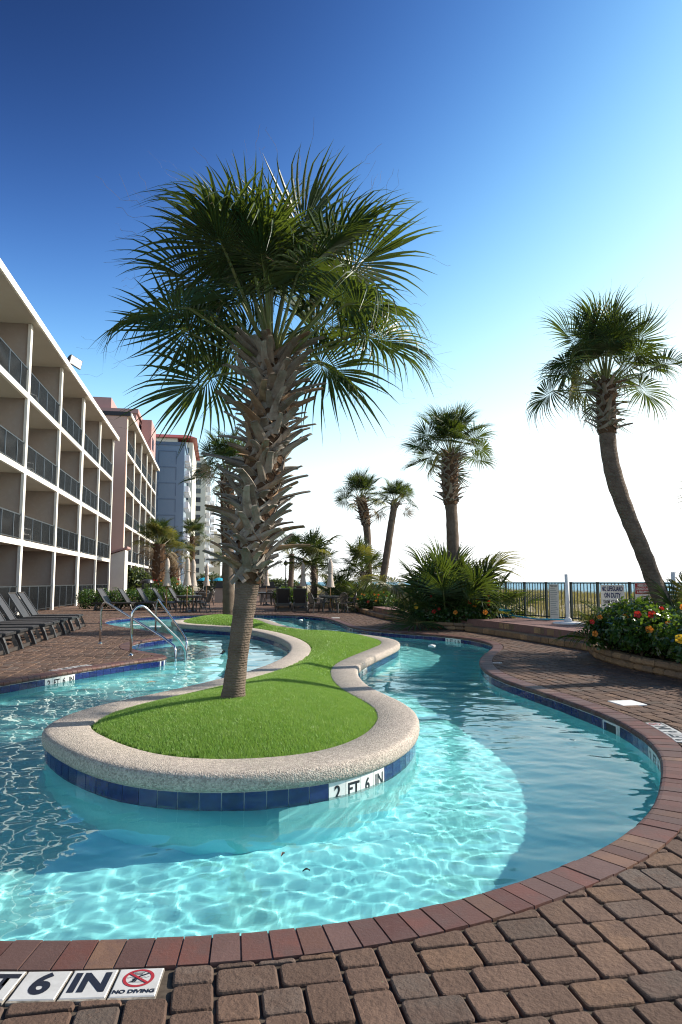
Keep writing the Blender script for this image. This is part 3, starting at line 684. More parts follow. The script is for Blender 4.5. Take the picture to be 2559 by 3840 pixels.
# ------------------------------------------------------------------ deck markers and lids
def deck_tile(s, txt, n0, w, h, parent, rev):
    """white tile just outside the coping; text reads from the deck side"""
    p, nn_ = PC.at(s); c = np.r_[p+nn_*(n0+h/2), -.0015]; y = np.r_[-nn_, 0]; x = np.cross(y, (0, 0, 1.))
    mb = MB(); mb.box((-w/2, -h/2, -.03), (w/2, h/2, 0), .003); t = link('depth_tile', mb.mesh('depth_tile', M['deck_tile']), parent)
    bd = MB(); bd.box((-w/2-.002, -h/2-.012, -.03), (w/2+.002, h/2+.004, -.003)); bd.build('tile_bed', M['mortar'], t)
    t.matrix_local = frame_m(c, x, y)
    if txt == '!':
        no_diving(t, w, h)
    elif txt:
        l = link('lettering', text_mesh(txt, .165 if len(txt) < 2 else .15, M['ink'], .006, sx=.85), t, (0, 0, .0012))
    return t
def ring_mesh(r0, r1, n=40, m=None):
    v = [(r*math.cos(2*math.pi*k/n), r*math.sin(2*math.pi*k/n), 0) for r in (r0, r1) for k in range(n)]
    return mesh('ring', v, [(k, n+k, n+(k+1) % n, (k+1) % n) for k in range(n)], m)
def no_diving(t, w, h):
    cyy = .022
    link('ring', ring_mesh(.042, .053, 40, M['red_ink']), t, (0, cyy, .0012))
    mb = MB(); mb.obox((0, 0, 0), (.045*.76, -.045*.65, 0), (.0045*.65, .0045*.76, 0), (0, 0, .0001)); mb.build('slash', M['red_ink'], t, loc=(0, cyy, .0020))
    mb = MB()                                     # diver, waves and pool bottom
    mb.obox((.012, .016, 0), (.020, .012, 0), (-.0016, .0027, 0), (0, 0, .0001)); mb.obox((-.008, .0, 0), (.009, .009, 0), (-.003, .003, 0), (0, 0, .0001))
    mb.obox((-.014, -.014, 0), (.004, .006, 0), (-.003, .002, 0), (0, 0, .0001)); mb.obox((-.006, -.014, 0), (.0016, .006, 0), (-.002, .0006, 0), (0, 0, .0001))
    for k in range(10):
        a = -.036+k*.0075
        if abs(a+.0) > .006: mb.obox((a, .004+(.0012 if k % 2 else -.0012), 0), (.0038, (.0012 if k % 2 else -.0012), 0), (0, .0008, 0), (0, 0, .0001))
    mb.obox((0, -.024, 0), (.030, 0, 0), (0, .0007, 0), (0, 0, .0001))
    for k in range(7):
        a = math.pi*k/6; mb.obox((-.018+.006*math.cos(a), -.022+.006*math.sin(a), 0), (.004*math.cos(a), .004*math.sin(a), 0), (-.0006*math.sin(a), .0006*math.cos(a), 0), (0, 0, .0001))
    mb.build('pictogram', M['ink'], t, loc=(0, cyy, .0014))
    link('small_lettering', text_mesh('SHALLOW', .0095, M['ink'], .0003), t, (-.006, cyy+.031, .0014))
    link('small_lettering', text_mesh('WATER', .0095, M['ink'], .0003), t, (-.006, cyy+.022, .0014))
    link('caption', text_mesh('NO DIVING', .027, M['ink'], .0012, sx=.98), t, (0, -.056, .0014))
def marker(s, rev, items=('2', 'FT', '6', 'IN', '!')):
    for q, tx in enumerate(items): deck_tile(s+(q-(len(items)-1)/2)*.1545*(-1 if rev else 1), tx, COP+.006, .150, .162, deck, rev)
# on the near side the reading direction runs with +x
e1 = PC.at(S_NEAR)[0]; e2 = PC.at(S_NEAR+.1)[0]; fwd_near = e2[0] > e1[0]
s_end = S_END
for q, tx in enumerate(('!', 'IN', '6', 'FT', '2')): deck_tile(s_end-(q*.1545)*(1 if fwd_near else -1), tx, COP+.008, .150, .165, deck, False)
marker(S_RIGHT, not fwd_near); marker(S_LEFT, not fwd_near)
deck_tile(S_SMALL, '!', COP+.006, .15, .15, deck, False)
for l, sz in ((LIDS[0], .30), (LIDS[1], .32), (LIDS[2], .32), (LIDS[3], .3)):
    mb = MB(); mb.box((-sz/2, -sz/2, -.03), (sz/2, sz/2, .002), .004); o = mb.build('skimmer_lid', M['pvc'], deck, loc=(l[0], l[1], 0), rot=(0, 0, AX))

# ------------------------------------------------------------------ terrace with its steps
def offset_line(L, d):
    L = np.array(L, float); t = np.gradient(L, axis=0); t /= np.hypot(*t.T)[:, None]; return L+np.c_[t[:, 1], -t[:, 0]]*d
TL = TERR                     # runs away -> towards the camera, sea is on the left of travel => right-hand normal points to the deck
step_lo = offset_line(TERR, .30)
if np.mean(step_lo[:, 0]) > np.mean(TERR[:, 0]): step_lo = offset_line(TERR, -.30)
fence_far = np.array(sn(0, 17.9)[:2])
def poly_sheet(name, L, z, m, back):
    v = [(p[0], p[1], z) for p in L]+[(p[0], p[1], z) for p in back[::-1]]
    n = len(L); f = [(i, i+1, 2*n-2-i, 2*n-1-i) for i in range(n-1)]
    return v, f
def resample(L, step):
    L = np.array(L, float); s = np.r_[0, np.cumsum(np.hypot(*np.diff(L, axis=0).T))]; N = max(2, int(s[-1]/step)+1); t = np.linspace(0, s[-1], N); return np.c_[np.interp(t, s, L[:, 0]), np.interp(t, s, L[:, 1])]
TD = resample(TERR, .5); backl = TD+np.array([7.5, .8])*np.clip((1.0), 0, 1); 
fen0 = np.array([4.49, 22.31]); fdv = np.array([.367, -.9302])
def fence_x(y): return fen0[0]+(y-fen0[1])*fdv[0]/fdv[1] if y < fen0[1] else fen0[0]-(y-fen0[1])*.08
backl = np.array([(fence_x(p[1]+.3)+.25, p[1]+.3) for p in TD])
M['terrace'] = mat('terrace_paving', (.20, .11, .095), .85, .3, noise=[(3, (.16, .09, .08), .4, .7), (25, (.25, .16, .14), .5, .8)], bump=(60, .4, .006), vary=1)
v, f = poly_sheet('terrace', TD, .318, M['terrace'], backl)
v2 = [(p[0], p[1], -.02) for p in TD]; nT = len(TD); f2 = [(i+1, i, 2*nT+i, 2*nT+i+1) for i in range(nT-1)]
terr = link('terrace', mesh('terrace', v+v2, f+f2, M['terrace'])); terr['kind'] = 'structure'
brk = random.Random(11)
def block_run(parent, L, step, z0, z1, depth, inward, m=None, name='block', bev=.018, jit=.012, skip=lambda p: False, gap=.006):
    L = resample(L, step); n = 0
    for a, b in zip(L[:-1], L[1:]):
        if skip((a+b)/2): continue
        d = (b-a); w = np.hypot(*d); d /= w; nr = np.array([d[1], -d[0]])*inward
        c = (a+b)/2+nr*(depth/2+brk.uniform(-jit, jit)); ang = math.atan2(d[1], d[0])+brk.gauss(0, .02)
        mb = MB(); h = z1-z0+brk.uniform(-.004, .004); mb.box((-w/2+gap/2, -depth/2, 0), (w/2-gap/2, depth/2, h), bev)
        link(name, mb.mesh(name, m or M['block']), parent, (c[0], c[1], z0), (0, 0, ang)); n += 1
    return n
def in_view(p): return abs(p[0]) < .56*p[1]+.3
nrm_in = 1 if np.mean(offset_line(TERR, .3)[:, 0]) > np.mean(TERR[:, 0]) else -1
hid = lambda p: (not in_view(p)) or p[1] < 8.5 or (19.2 < p[1] < 22.6)
block_run(terr, step_lo, .32, 0, .14, .34, nrm_in, skip=hid, name='step_block')
block_run(terr, offset_line(TERR, -.02*nrm_in*0), .30, .142, .312, .16, nrm_in, skip=hid, name='riser_block', jit=.004)
mortb = MB()

# ------------------------------------------------------------------ planters
def planter(name, label, wall, back, h, courses, soil_z):
    wall = np.array(wall); cxy = np.mean(np.vstack([wall, back]), 0)
    root = empty(name, (0, 0, 0), label=label, cat='planter')
    L = resample(wall, .25); d = L[1]-L[0]; nr = np.array([d[1], -d[0]]); inward = 1 if np.dot(nr, cxy-L[0]) > 0 else -1
    z = 0
    for k in range(courses):
        hh = h/courses; off = .0 if k % 2 == 0 else .12
        Lk = resample(wall, .24+.03*k); 
        if k % 2: Lk = np.vstack([Lk[:1], (Lk[:-1]+Lk[1:])/2, Lk[-1:]])
        block_run(root, Lk if False else wall+0*off, .245+.06*k, z, z+hh-.004, .20, inward, name='block', bev=.028, jit=.014, gap=.008); z += hh
    sw = offset_line(wall, .1*(1 if np.mean((offset_line(wall, .1)-wall)@ (cxy-wall.mean(0))) > 0 else -1))
    fo = fill('soil', [tuple(p) for p in sw]+[tuple(p) for p in back], [], soil_z, M['soil'], None, root)
    return root
PR_W = [(5.6,13.75),(4.95,13.55),(4.68,13.1),(4.53,12.4),(4.48,11.6),(4.52,10.9),(4.62,10.3),(4.74,9.68),(4.95,8.8),(5.3,7.9),(6.0,7.2)]
planter('planter_bed', 'curved tan block planter bed under the leaning palm', PR_W, [(7.8,7.4),(7.9,13.9)], .21, 2, .16)
PM_W = [(2.75,22.9),(2.32,22.2),(2.38,21.4),(2.62,20.6),(2.98,19.9),(3.55,19.5),(4.05,19.2),(4.5,19.6)]
planter('planter_bed', 'tan block planter bed holding the big fan palm clump', PM_W, [(4.6,21.5),(3.6,23.2)], .2, 2, .15)
PF_W = [(-3.5,36.5),(-1.5,36.3),(0,35.8),(.6,34.7),(.95,32),(1.2,29.0)]
planter('planter_bed', 'low block planter bed behind the umbrella table', PF_W, [(1.75,29.2),(3.0,37.5),(-3.2,39)], .2, 1, .15)

# ------------------------------------------------------------------ fence on the terrace
FZ, FT = .318, 1.352
fe = empty('pool_fence', (fen0[0], fen0[1], 0), 0, 'dark green picket fence along the terrace towards the sea', 'fence')
ang_f = math.atan2(fdv[1], fdv[0])
fe.rotation_euler = (0, 0, ang_f)
S0, S1 = -.4, 9.2
posts = [-.4, .53, 1.46, 2.39, 3.37, 4.39, 5.38, 6.45, 7.25, 8.2, 9.2]
mp_ = MB(); mp_.box((-.028, -.028, 0), (.028, .028, FT-FZ+.01), .004); pm = mp_.mesh('post', M['fence'])
mk_ = MB(); mk_.box((-.009, -.009, .06), (.009, .009, FT-FZ-.02)); km = mk_.mesh('picket', M['fence'])
for p in posts: link('post', pm, fe, (p, 0, FZ))
for z in (FZ+.09, FT-.02):
    mb = MB(); mb.box((S0, -.015, z-.016), (S1, .015, z+.016), .003); mb.build('rail', M['fence'], fe)
k = 0
for a, b in zip(posts[:-1], posts[1:]):
    n = max(2, int(round((b-a)/.125)))
    for i in range(1, n): link('picket', km, fe, (a+(b-a)*i/n, 0, FZ)); k += 1
# the far fence that closes the deck at the back
def far_fence(name, p, q, label):
    p, q = np.array(p), np.array(q); L = np.hypot(*(q-p)); r_ = empty(name, (p[0], p[1], 0), math.atan2(*(q-p)[::-1]), label, 'fence')
    for z in (.1, 1.15): mb = MB(); mb.box((0, -.015, z), (L, .015, z+.035)); mb.build('rail', M['fence'], r_)
    for i in range(int(L/2)+1): link('post', pm, r_, (i*2, 0, .12))
    mb = MB()
    for i in range(int(L/.14)): mb.box((i*.14-.008, -.008, .1), (i*.14+.008, .008, 1.16))
    mb.build('pickets', M['fence'], r_)['kind'] = 'stuff'
far_fence('pool_fence', (-13, 66), (2.4, 63), 'distant dark fence closing the far end of the deck')
far_fence('pool_fence', (4.30, 22.75), (2.55, 47), 'dark picket fence running back behind the tall palms')

# signs hang on the fence
def sign(name, s, z0, z1, w, m, lines, label, band=None):
    o = empty(name, (fen0[0]+fdv[0]*s, fen0[1]+fdv[1]*s, 0), ang_f+0, label, 'sign')
    # local x runs along the fence, -y looks to the pool side
    sd_ = -1
    mb = MB(); mb.box((-w/2, sd_*.045-.004, z0), (w/2, sd_*.045+.004, z1), .002); b = mb.build('panel', m, o)
    if band:
        mb = MB(); mb.box((-w/2+.004, sd_*.0505-.001, band[0]), (w/2-.004, sd_*.0505+.001, band[1])); mb.build('band', band[2], o)
    for tx, z, size, mm, bold, sx in lines:
        l = link('lettering', text_mesh(tx, size, mm, bold, sx=sx), o); l.matrix_local = frame_m((0, sd_*.0535, z), (1, 0, 0), (0, 0, 1))
    return o
def sgn_s(sx): pass
sign('warning_sign', 5.93, .62, 1.29, .78, M['sign_white'], [('NO LIFEGUARD', 1.19, .155, M['navy_ink'], .005, .64), ('ON DUTY', 1.03, .165, M['navy_ink'], .005, .72), ('SWIM AT YOUR', .87, .12, M['ink'], .002, .72), ('OWN RISK', .73, .12, M['ink'], .002, .75)], 'white sign reading NO LIFEGUARD ON DUTY on the fence')
sign('warning_sign', 6.92, .80, 1.33, .52, M['sign_white'], [('RESERVING', 1.275, .08, M['sign_white'], .002, .85), ('LOUNGE CHAIRS', 1.20, .08, M['sign_white'], .002, .72), ('IS PROHIBITED', 1.125, .08, M['sign_white'], .002, .76), ('PLEASE REMOVE', 1.02, .05, M['red_ink'], .0, .85), ('BELONGINGS', .94, .05, M['red_ink'], .0, .85)], 'red and white sign reading RESERVING LOUNGE CHAIRS IS PROHIBITED', (1.08, 1.326, M['sign_red']))
sign('warning_sign', 8.32, .62, 1.33, .80, M['sign_white'], [('SHALLOW WATER', 1.23, .10, M['ink'], .001, .8), ('NO DIVING', 1.05, .14, M['navy_ink'], .003, .85), ('ALLOWED', .85, .14, M['navy_ink'], .003, .85)], 'white sign cut off by the right edge reading NO DIVING')
sign('notice_sign', .86, 1.02, 1.32, .34, M['sign_blue'], [('BEACH', 1.25, .07, M['sign_white'], 0, .9), ('ACCESS', 1.17, .07, M['sign_white'], 0, .9)] if False else [], 'small blue sign on the fence beside the fan palm clump')
pr = sign('notice_sign', 3.75, .36, 1.30, .36, M['sign_white'], [('POOL RULES', 1.25, .055, M['ink'], .001, .9)], 'tall pool rules board with lines of small print')
for k in range(15):
    mb = MB(); ww = .14+.02*((k*7) % 3)*.5; mb.box((-.15, -.0515, 1.17-k*.05), (-.15+2*ww*(.75+.25*((k*5) % 4)/3), -.0505, 1.18-k*.05)); mb.build('print_line', M['rail_post'], pr)

# ------------------------------------------------------------------ the hotel wings
bal = random.Random(5)
CHM = None
def hotel_wing(name, label, s0, bays, bay, floors, fh, depth, nfront, colw, wall_m, slabs, first_z):
    """facade plane at n = nfront; local x = towards the sea, local y = along the front"""
    o = empty(name, sn(s0, nfront), AX, label, 'building'); L = bays*bay; H = slabs[-1]
    mb = MB(); mb.box((-depth-9, -.0, -.02), (-depth, L, H), 0); w = mb.build('back_wall', wall_m, o)
    for k in range(bays):                      # glazed doors at the back of each balcony
        for fl in range(floors):
            z = 0 if fl == 0 else slabs[fl-1]
            g = MB(); g.box((-depth-.03, k*bay+.7, z+.05), (-depth+.03, (k+1)*bay-.9, z+2.15)); g.build('sliding_door', M['glass'], o)
    for k in range(bays+1):
        for fl in range(floors):
            z0 = 0 if fl == 0 else slabs[fl-1]; z1 = slabs[fl]-.2
            mb = MB(); mb.box((-depth, k*bay-.07, z0), (-.122, k*bay+.07, z1)); mb.build('party_wall', wall_m, o)
        cw = colw*(1.7 if k in (bays-2 if bays > 4 and name == 'hotel_wing_near' else -9,) else 1)
        mb = MB(); mb.box((-.12, k*bay-cw/2, -.02), (.0, k*bay+cw/2, H-.22)); mb.build('column', M['white_paint'], o)
    for fl in range(floors):
        z = slabs[fl]; top = fl == floors-1
        if not top:
            mb = MB(); mb.box((-depth, -.08, z-.2), (-.125, L+.08, z)); mb.build('balcony_slab', M['stucco2'], o)
            for k in range(bays):
                mb = MB(); mb.box((-.124, k*bay+colw/2+.001, z-.22), (-.004, (k+1)*bay-colw/2-.001, z+.015)); mb.build('slab_edge', M['white_paint'], o)
        else:
            mb = MB(); mb.box((-depth-9.2, -.35, z-.2), (.25, L+.35, z-.02)); mb.build('roof_slab', M['stucco2'], o)
            mb = MB(); mb.box((.252, -.4, z-.24), (.33, L+.4, z+.06)); mb.build('roof_fascia', M['white_paint'], o)
            mb = MB(); mb.box((-depth-9.3, -.3, z-.018), (.25, L+.3, z+.03)); mb.build('roof_deck', M['dark_roof'], o)
    for k in range(bays):
        for fl in range(floors):
            z = .05 if fl == 0 else slabs[fl-1]+.016; y0, y1 = k*bay+colw/2, (k+1)*bay-colw/2; x = -.07 if fl else -.09; hh = 1.05 if fl else 1.15
            rl = MB(); rl.box((x-.02, y0, z+hh-.05), (x+.02, y1, z+hh)); rl.box((x-.015, y0, z+.06), (x+.015, y1, z+.09)); ro = rl.build('railing', M['rail'], o)
            b = MB(); n = int((y1-y0)/.125)
            for i in range(1, n): yy = y0+(y1-y0)*i/n; b.box((x-.011, yy-.011, z+.09), (x+.011, yy+.011, z+hh-.05))
            b.build('balusters', M['rail'], ro)['kind'] = 'stuff'
            for i in range(0, 4): 
                yy = y0+.05+(y1-y0-.1)*i/3.6; p = MB(); p.box((x-.022, yy-.018, z), (x+.024, yy+.018, z+hh-.05)); p.build('railing_post', M['rail_post'], ro)
    return o
near = hotel_wing('hotel_wing_near', 'near beige hotel wing with white framed balconies', -17.6, 6, 5.97, 4, 3.1, 2.0, 0.0, .30, M['stucco'], [3.06, 6.05, 9.2, 12.42], 0)
near.name = 'hotel_wing'
far = hotel_wing('hotel_wing_far', 'five storey hotel wing with pink end wall behind the near wing', 23.6, 5, 5.68, 5, 3.1, 2.0, .30, .30, M['stucco'], [3.1, 6.2, 9.3, 12.4, 15.5], 0)
far.name = 'hotel_wing'
# pink end wall of the far wing, its dark roof edge, the small gabled stair block
mb = MB(); mb.box((-14, -.42, 0), (-.02, -.08, 15.28)); mb.build('end_wall', M['pink_stucco'], far)
mb = MB(); mb.box((-14, -.55, 15.285), (.25, -.36, 15.62)); mb.build('end_fascia', M['dark_roof'], far)
st = empty('stair_shelter', sn(21.2, -.9), AX, 'small white gabled shelter between the two hotel wings', 'shelter')
mb = MB(); mb.add([(-2, 0, 0), (1.6, 0, 0), (1.6, 1.9, 0), (-2, 1.9, 0), (-2, 0, 2.7), (1.6, 0, 3.9), (1.6, 1.9, 3.9), (-2, 1.9, 2.7)], [(3,2,1,0),(4,5,6,7),(0,1,5,4),(1,2,6,5),(2,3,7,6),(3,0,4,7)]); mb.build('wall', M['white_paint'], st)
mb = MB(); mb.add([(-2.2, -.25, 2.70), (1.8, -.25, 4.03), (1.8, 2.0, 4.03), (-2.2, 2.0, 2.70), (-2.2, -.25, 2.85), (1.8, -.25, 4.18), (1.8, 2.0, 4.18), (-2.2, 2.0, 2.85)], [(3,2,1,0),(4,5,6,7),(0,1,5,4),(1,2,6,5),(2,3,7,6),(3,0,4,7)]); mb.build('roof', M['pinkdark'], st)
mb = MB(); mb.box((-.2, -.03, 1.5), (.5, -.004, 2.5)); mb.build('notice', M['sign_white'], st)
mb = MB(); mb.box((-.2, -.03, .85), (.5, -.004, 1.25)); mb.build('notice', M['stucco'], st)
# roof floodlights
def floodlight(s, n, z, label, group=None):
    f = empty('floodlight', sn(s, n, z), AX, label, 'floodlight')
    mb = MB(); mb.tube([(-.3, 0, 0), (-.3, 0, .35), (0, 0, .5)], .04, 6); mb.build('bracket', M['dark_roof'], f)
    mb = MB(); pts = []
    for k in range(7):
        a = math.pi*k/6; pts.append((-.25*math.sin(a)*1.2, .3*math.cos(a)))
    v = [(x*.9+.05, -.38, zz*.85+.5) for x, zz in pts]+[(x*.9+.05, .38, zz*.85+.5) for x, zz in pts]
    mb.add(v, [tuple(range(7)), tuple(range(13, 6, -1))]+[(i, i+7, (i+1) % 7+7, (i+1) % 7) for i in range(7)]); h = mb.build('housing', M['dark_roof'], f)
    for k in range(3): mb = MB(); mb.box((.052, -.34+k*.235, .28), (.064, -.34+k*.235+.215, .72)); mb.build('lens', M['pvc'], h)
    return f
floodlight(1.6, .22, 12.5, 'black roof floodlight above the near hotel wing').rotation_euler = (R(-14), 0, AX-R(40))
f2 = floodlight(32.5, .25, 15.5, 'small dark floodlight on the far wing roof edge'); f2.scale = (.9, .9, .7)
mb = MB(); mb.tube([(0, 0, 0), (0, 0, 1.6)], .05, 6); pc_ = empty('roof_camera', sn(20.9, -.6, 9.9), 0, 'roof camera on a short mast beside the pink wall', 'camera'); mb.tube([(0,0,0),(0,0,2.4)], .05, 6)
mb.build('mast', M['pvc'], pc_); mb = MB(); mb.lathe([(.02, 0), (.16, .02), (.2, .12), (.2, .26), (.12, .36), (.02, .4)], 10, (0, 0, 2.4)); mb.build('dome', M['pvc'], pc_)

# pink hotel block behind the far wing
pk = empty('tower_block', sn(75, -8.0), AX, 'rose pink tower block rising behind the five storey wing', 'building')
def wbox(parent, name, lo, hi, m): mb = MB(); mb.box(lo, hi); return mb.build(name, m, parent)
wbox(pk, 'wall', (-40, 0, 0), (3.0, 12, 28.0), M['pinkdark']); wbox(pk, 'parapet', (-40.3, -.3, 28.0), (3.3, 12.3, 28.7), M['pinkdark'])
wbox(pk, 'penthouse', (-40, .6, 28.7), (-1.0, 10, 30.6), M['pinkdark']); wbox(pk, 'corniche', (-40, -.25, 24.6), (3.2, -.002, 25.6), M['cream'])
wbox(pk, 'side_tower', (3.4, 4, 0), (5.0, 12, 28.0), M['pinkdark'])
for k in range(7): wbox(pk, 'window', (5.002, 5.5, 3+k*3.4), (5.06, 8, 5+k*3.4), M['glass'])
mb = MB(); mb.tube([(-9, 3, 30), (-9, 3, 36)], .14, 6); mb.build('mast', M['pvc'], pk)
# mechanical block on the far wing roof
mh = empty('roof_block', sn(46, -4.5, 15.55), AX, 'grey and white plant room on the roof of the far wing', 'roof block')
wbox(mh, 'wall', (-4.5, 0, 0), (2.6, 8, 4.6), M['bluegrey']); wbox(mh, 'side_panel', (2.602, 0, 0), (2.66, 8, 4.7), M['far_white'])

# blue-grey tower with recessed panel lines, cream tower behind with red roof
bt = empty('tower_block', (-29.28, 126, 0), R(10.3), 'blue grey tower block with grooved panels on its blank wall', 'building')
wbox(bt, 'wall', (-34, 0, 0), (0, 10, 26.8), M['bluegrey']); wbox(bt, 'parapet', (-34.2, -.15, 26.8), (.2, 10, 27.4), M['bluegrey2'])
for fl in range(8):
    for k in range(4):
        x1 = -1.4-k*6.1; x0 = x1-3.3; z0 = 2.2+fl*3.0; z1 = z0+2.5
        for a, b in (((x0, -.06, z1-.12), (x1, -.004, z1)), ((x0, -.06, z0), (x0+.12, -.004, z1-.12)), ((x1-.12, -.06, z0), (x1, -.004, z1-.12))): wbox(bt, 'groove', a, b, M['bluegrey2'])
for fl in range(9):
    for k in range(3):
        y0 = .4+k*3.2; wbox(bt, 'balcony', (.002, y0, .4+fl*2.95), (.9, y0+2.7, 1.5+fl*2.95), M['far_white']); wbox(bt, 'window', (.002, y0+.2, 1.52+fl*2.95), (.05, y0+2.6, 3.0+fl*2.95), M['glass'])
ct = empty('tower_block', (-37.6, 165, 0), R(10.3), 'cream tower block with thin red roof behind the blue grey one', 'building')
wbox(ct, 'wall', (-34, 0, 0), (-2.5, 30, 36.4), M['cream']); wbox(ct, 'bay', (-2.49, .8, 0), (1.2, 30, 35.6), M['cream'])
mb = MB(); mb.add([(-35, -1, 36.4), (2.2, -1, 36.4), (2.2, 31, 36.4), (-35, 31, 36.4), (-34, 3, 37.9), (0, 3, 37.9), (0, 27, 37.9), (-34, 27, 37.9)], [(3,2,1,0),(4,5,6,7),(0,1,5,4),(1,2,6,5),(2,3,7,6),(3,0,4,7)]); mb.build('roof', M['roof_red'], ct)
wbox(ct, 'band', (-34, -.12, 28.6), (-2.4, -.002, 29.1), M['bluegrey2'])
for fl in range(12): wbox(ct, 'window', (-1.6, .74, 1+fl*2.9), (.3, .82, 2.4+fl*2.9), M['glass'])
def far_tower(x, y, w, d, h, m, label, balc=None, wm='far_blue', rot=10.3, side=1):
    t = empty('tower_block', (x, y, 0), R(rot), label, 'building'); wbox(t, 'wall', (-w, 0, 0), (0, d, h), m); wbox(t, 'roof_parapet', (-w*.8, d*.1, h), (-w*.1, d*.8, h+1.6), m)
    nf = int(h/3.1)
    for fl in range(nf):
        z = 1+fl*3.1
        if side: wbox(t, 'balcony', (.01, 1, z), (1.5, d-1, z+1.1), M['far_white']); wbox(t, 'window', (.01, 1.2, z+1.12), (.2, d-1.2, z+2.6), M['glass'])
        if balc: 
            for q in balc: wbox(t, 'window', (-w*q-1.3, -.12, z+.5), (-w*q+1.3, -.01, z+2.2), M[wm])
    return t
far_tower(-48, 240, 10, 22, 45, M['cream'], 'far cream tower with balconies beyond the blue grey block', (.3,.7), 'glass')
far_tower(-51, 265, 10, 18, 37, M['far_white'], 'far white tower with stacked balconies on its seaward side', (.25,), 'far_blue')
far_tower(-74, 420, 22, 26, 31, M['tan'], 'distant tan block with a flat roof', None, 'far_blue', side=0)
far_tower(-66, 430, 8, 20, 30, M['far_blue'], 'distant pale blue block beside the tan one', None, side=0)
far_tower(-62, 470, 12, 20, 26, M['far_white'], 'distant white stepped block nearest the palm trunk', (.3,.7), 'far_blue')
# ================================================================== PALMS
def frond_mesh(name, rng, m, nseg=46, Lp=1.0, Rb=.88, span=148, droop=.30, tipdrop=.35, fold=.28, arch=.12, pw=.017, pitch=20):
    """costapalmate fan leaf: petiole along +x from the origin, blade of pleated segments"""
    V, F, MI = [], [], []
    def add(v, f, mi):
        b = len(V); V.extend(v); F.extend([tuple(i+b for i in q) for q in f]); MI.extend([mi]*len(f))
    # petiole and costa
    pts = []; 
    for k in range(7):
        t = k/6; pts.append(Vector((t*Lp, 0, -arch*t*t)))
    for k in range(1, 5):
        t = k/4; pts.append(Vector((Lp+t*Rb*.30*math.cos(R(pitch)), 0, -arch-t*Rb*.30*math.sin(R(pitch)))))
    mb = MB(); mb.tube(pts, [pw*1.7, pw*1.25, pw, pw*.9, pw*.85, pw*.8, pw*.75, pw*.6, pw*.45, pw*.3, pw*.15], 5); add([tuple(p) for p in mb.v], mb.f, 1)
    hub = Vector((Lp, 0, -arch))
    for i in range(nseg):
        ph = R(-span+2*span*(i+.5)/nseg)+rng.gauss(0, .012); u = abs(ph)/R(span)
        # segments spring from along the costa
        st = hub+Vector((Rb*.34*(1-u)**1.3, 0, -.16*(1-u)**2*.9*.36**1))
        L = Rb*(1.0-.26*u**2)*rng.uniform(.88, 1.1)*(1-.16*(1-u))
        d = Vector((math.cos(ph), math.sin(ph), 0)); side = Vector((-math.sin(ph), math.cos(ph), 0))
        up = fold*math.sin(abs(ph)) if abs(ph) < math.pi/2 else fold*(1-.5*(abs(ph)-math.pi/2))
        wmax = 2*R(span)/nseg*L*.43
        td = tipdrop*rng.uniform(.3, 1.5); sw = rng.gauss(0, .08); bend = rng.random() < .35
        ts = (.02, .2, .4, .58, .74, .88, 1.0); ws = (.12, .6, 1.0, .78, .52, .26, .03); vv = []
        for t, w in zip(ts, ws):
            z = up*L*t - droop*L*t*t - td*L*max(0, t-.5)**2*2.2
            p = st+d*(L*t*(1-.12*t*t*droop))+side*(sw*L*t*t)+Vector((0, 0, z))
            if bend and t > .8: p += Vector((0, 0, -.12*L*(t-.8)*5)) - d*(.05*L*(t-.8)*5)
            hw = wmax*w/2; k = hw*.75
            vv += [tuple(p-side*hw+Vector((0, 0, k*.5))), tuple(p-Vector((0, 0, k*.5))), tuple(p+side*hw+Vector((0, 0, k*.5)))]
        cb, sb = math.cos(R(pitch)), math.sin(R(pitch)); vv = [(hub.x+(x-hub.x)*cb+(z-hub.z)*sb, y, hub.z-(x-hub.x)*sb+(z-hub.z)*cb) for x, y, z in vv]
        f = []
        for r_ in range(len(ts)-1):
            for c in (0, 1): f.append((r_*3+c, r_*3+c+1, r_*3+3+c+1, r_*3+3+c))
        add(vv, f, 0)
        # pale thread from some tips
        if rng.random() < .3:
            e = Vector(vv[-2]); q = [e]
            for _ in range(4): q.append(q[-1]+d*L*.05+Vector((rng.gauss(0, .02), rng.gauss(0, .02), -.03*rng.random()-.005)))
            for a, b in zip(q[:-1], q[1:]): add([tuple(a-side*.0012), tuple(a+side*.0012), tuple(b+side*.0009), tuple(b-side*.0009)], [(0, 1, 2, 3)], 2)
    return mesh(name, V, F, [m, M['petiole'], M['frond_dry']], False, MI)
frg = random.Random(21)
FR = [frond_mesh('frond', frg, M['frond'], droop=d, tipdrop=t, fold=fo, span=sp, arch=a, pitch=pi_) for d, t, fo, sp, a, pi_ in ((.14,.30,.25,145,.05,30),(.20,.5,.30,138,.10,45),(.10,.28,.35,140,.03,15),(.22,.6,.22,144,.13,55),(.16,.4,.40,130,.08,35),(.18,.45,.2,150,.11,50))]
FRY = [frond_mesh('frond', frg, M['frond_y'], droop=.4, tipdrop=.6, fold=.3, span=145, arch=.16)]
FRD = [frond_mesh('frond', frg, M['frond_dry'], nseg=26, droop=.8, tipdrop=.9, fold=.2, span=120, arch=.25, Rb=.75)]
FRS = [frond_mesh('frond', frg, M['frond'], nseg=34, droop=d, tipdrop=t, fold=fo, span=sp, arch=.05, Lp=.8, pitch=6) for d, t, fo, sp in ((.2,.2,.3,140),(.3,.3,.4,130),(.12,.2,.35,120))]

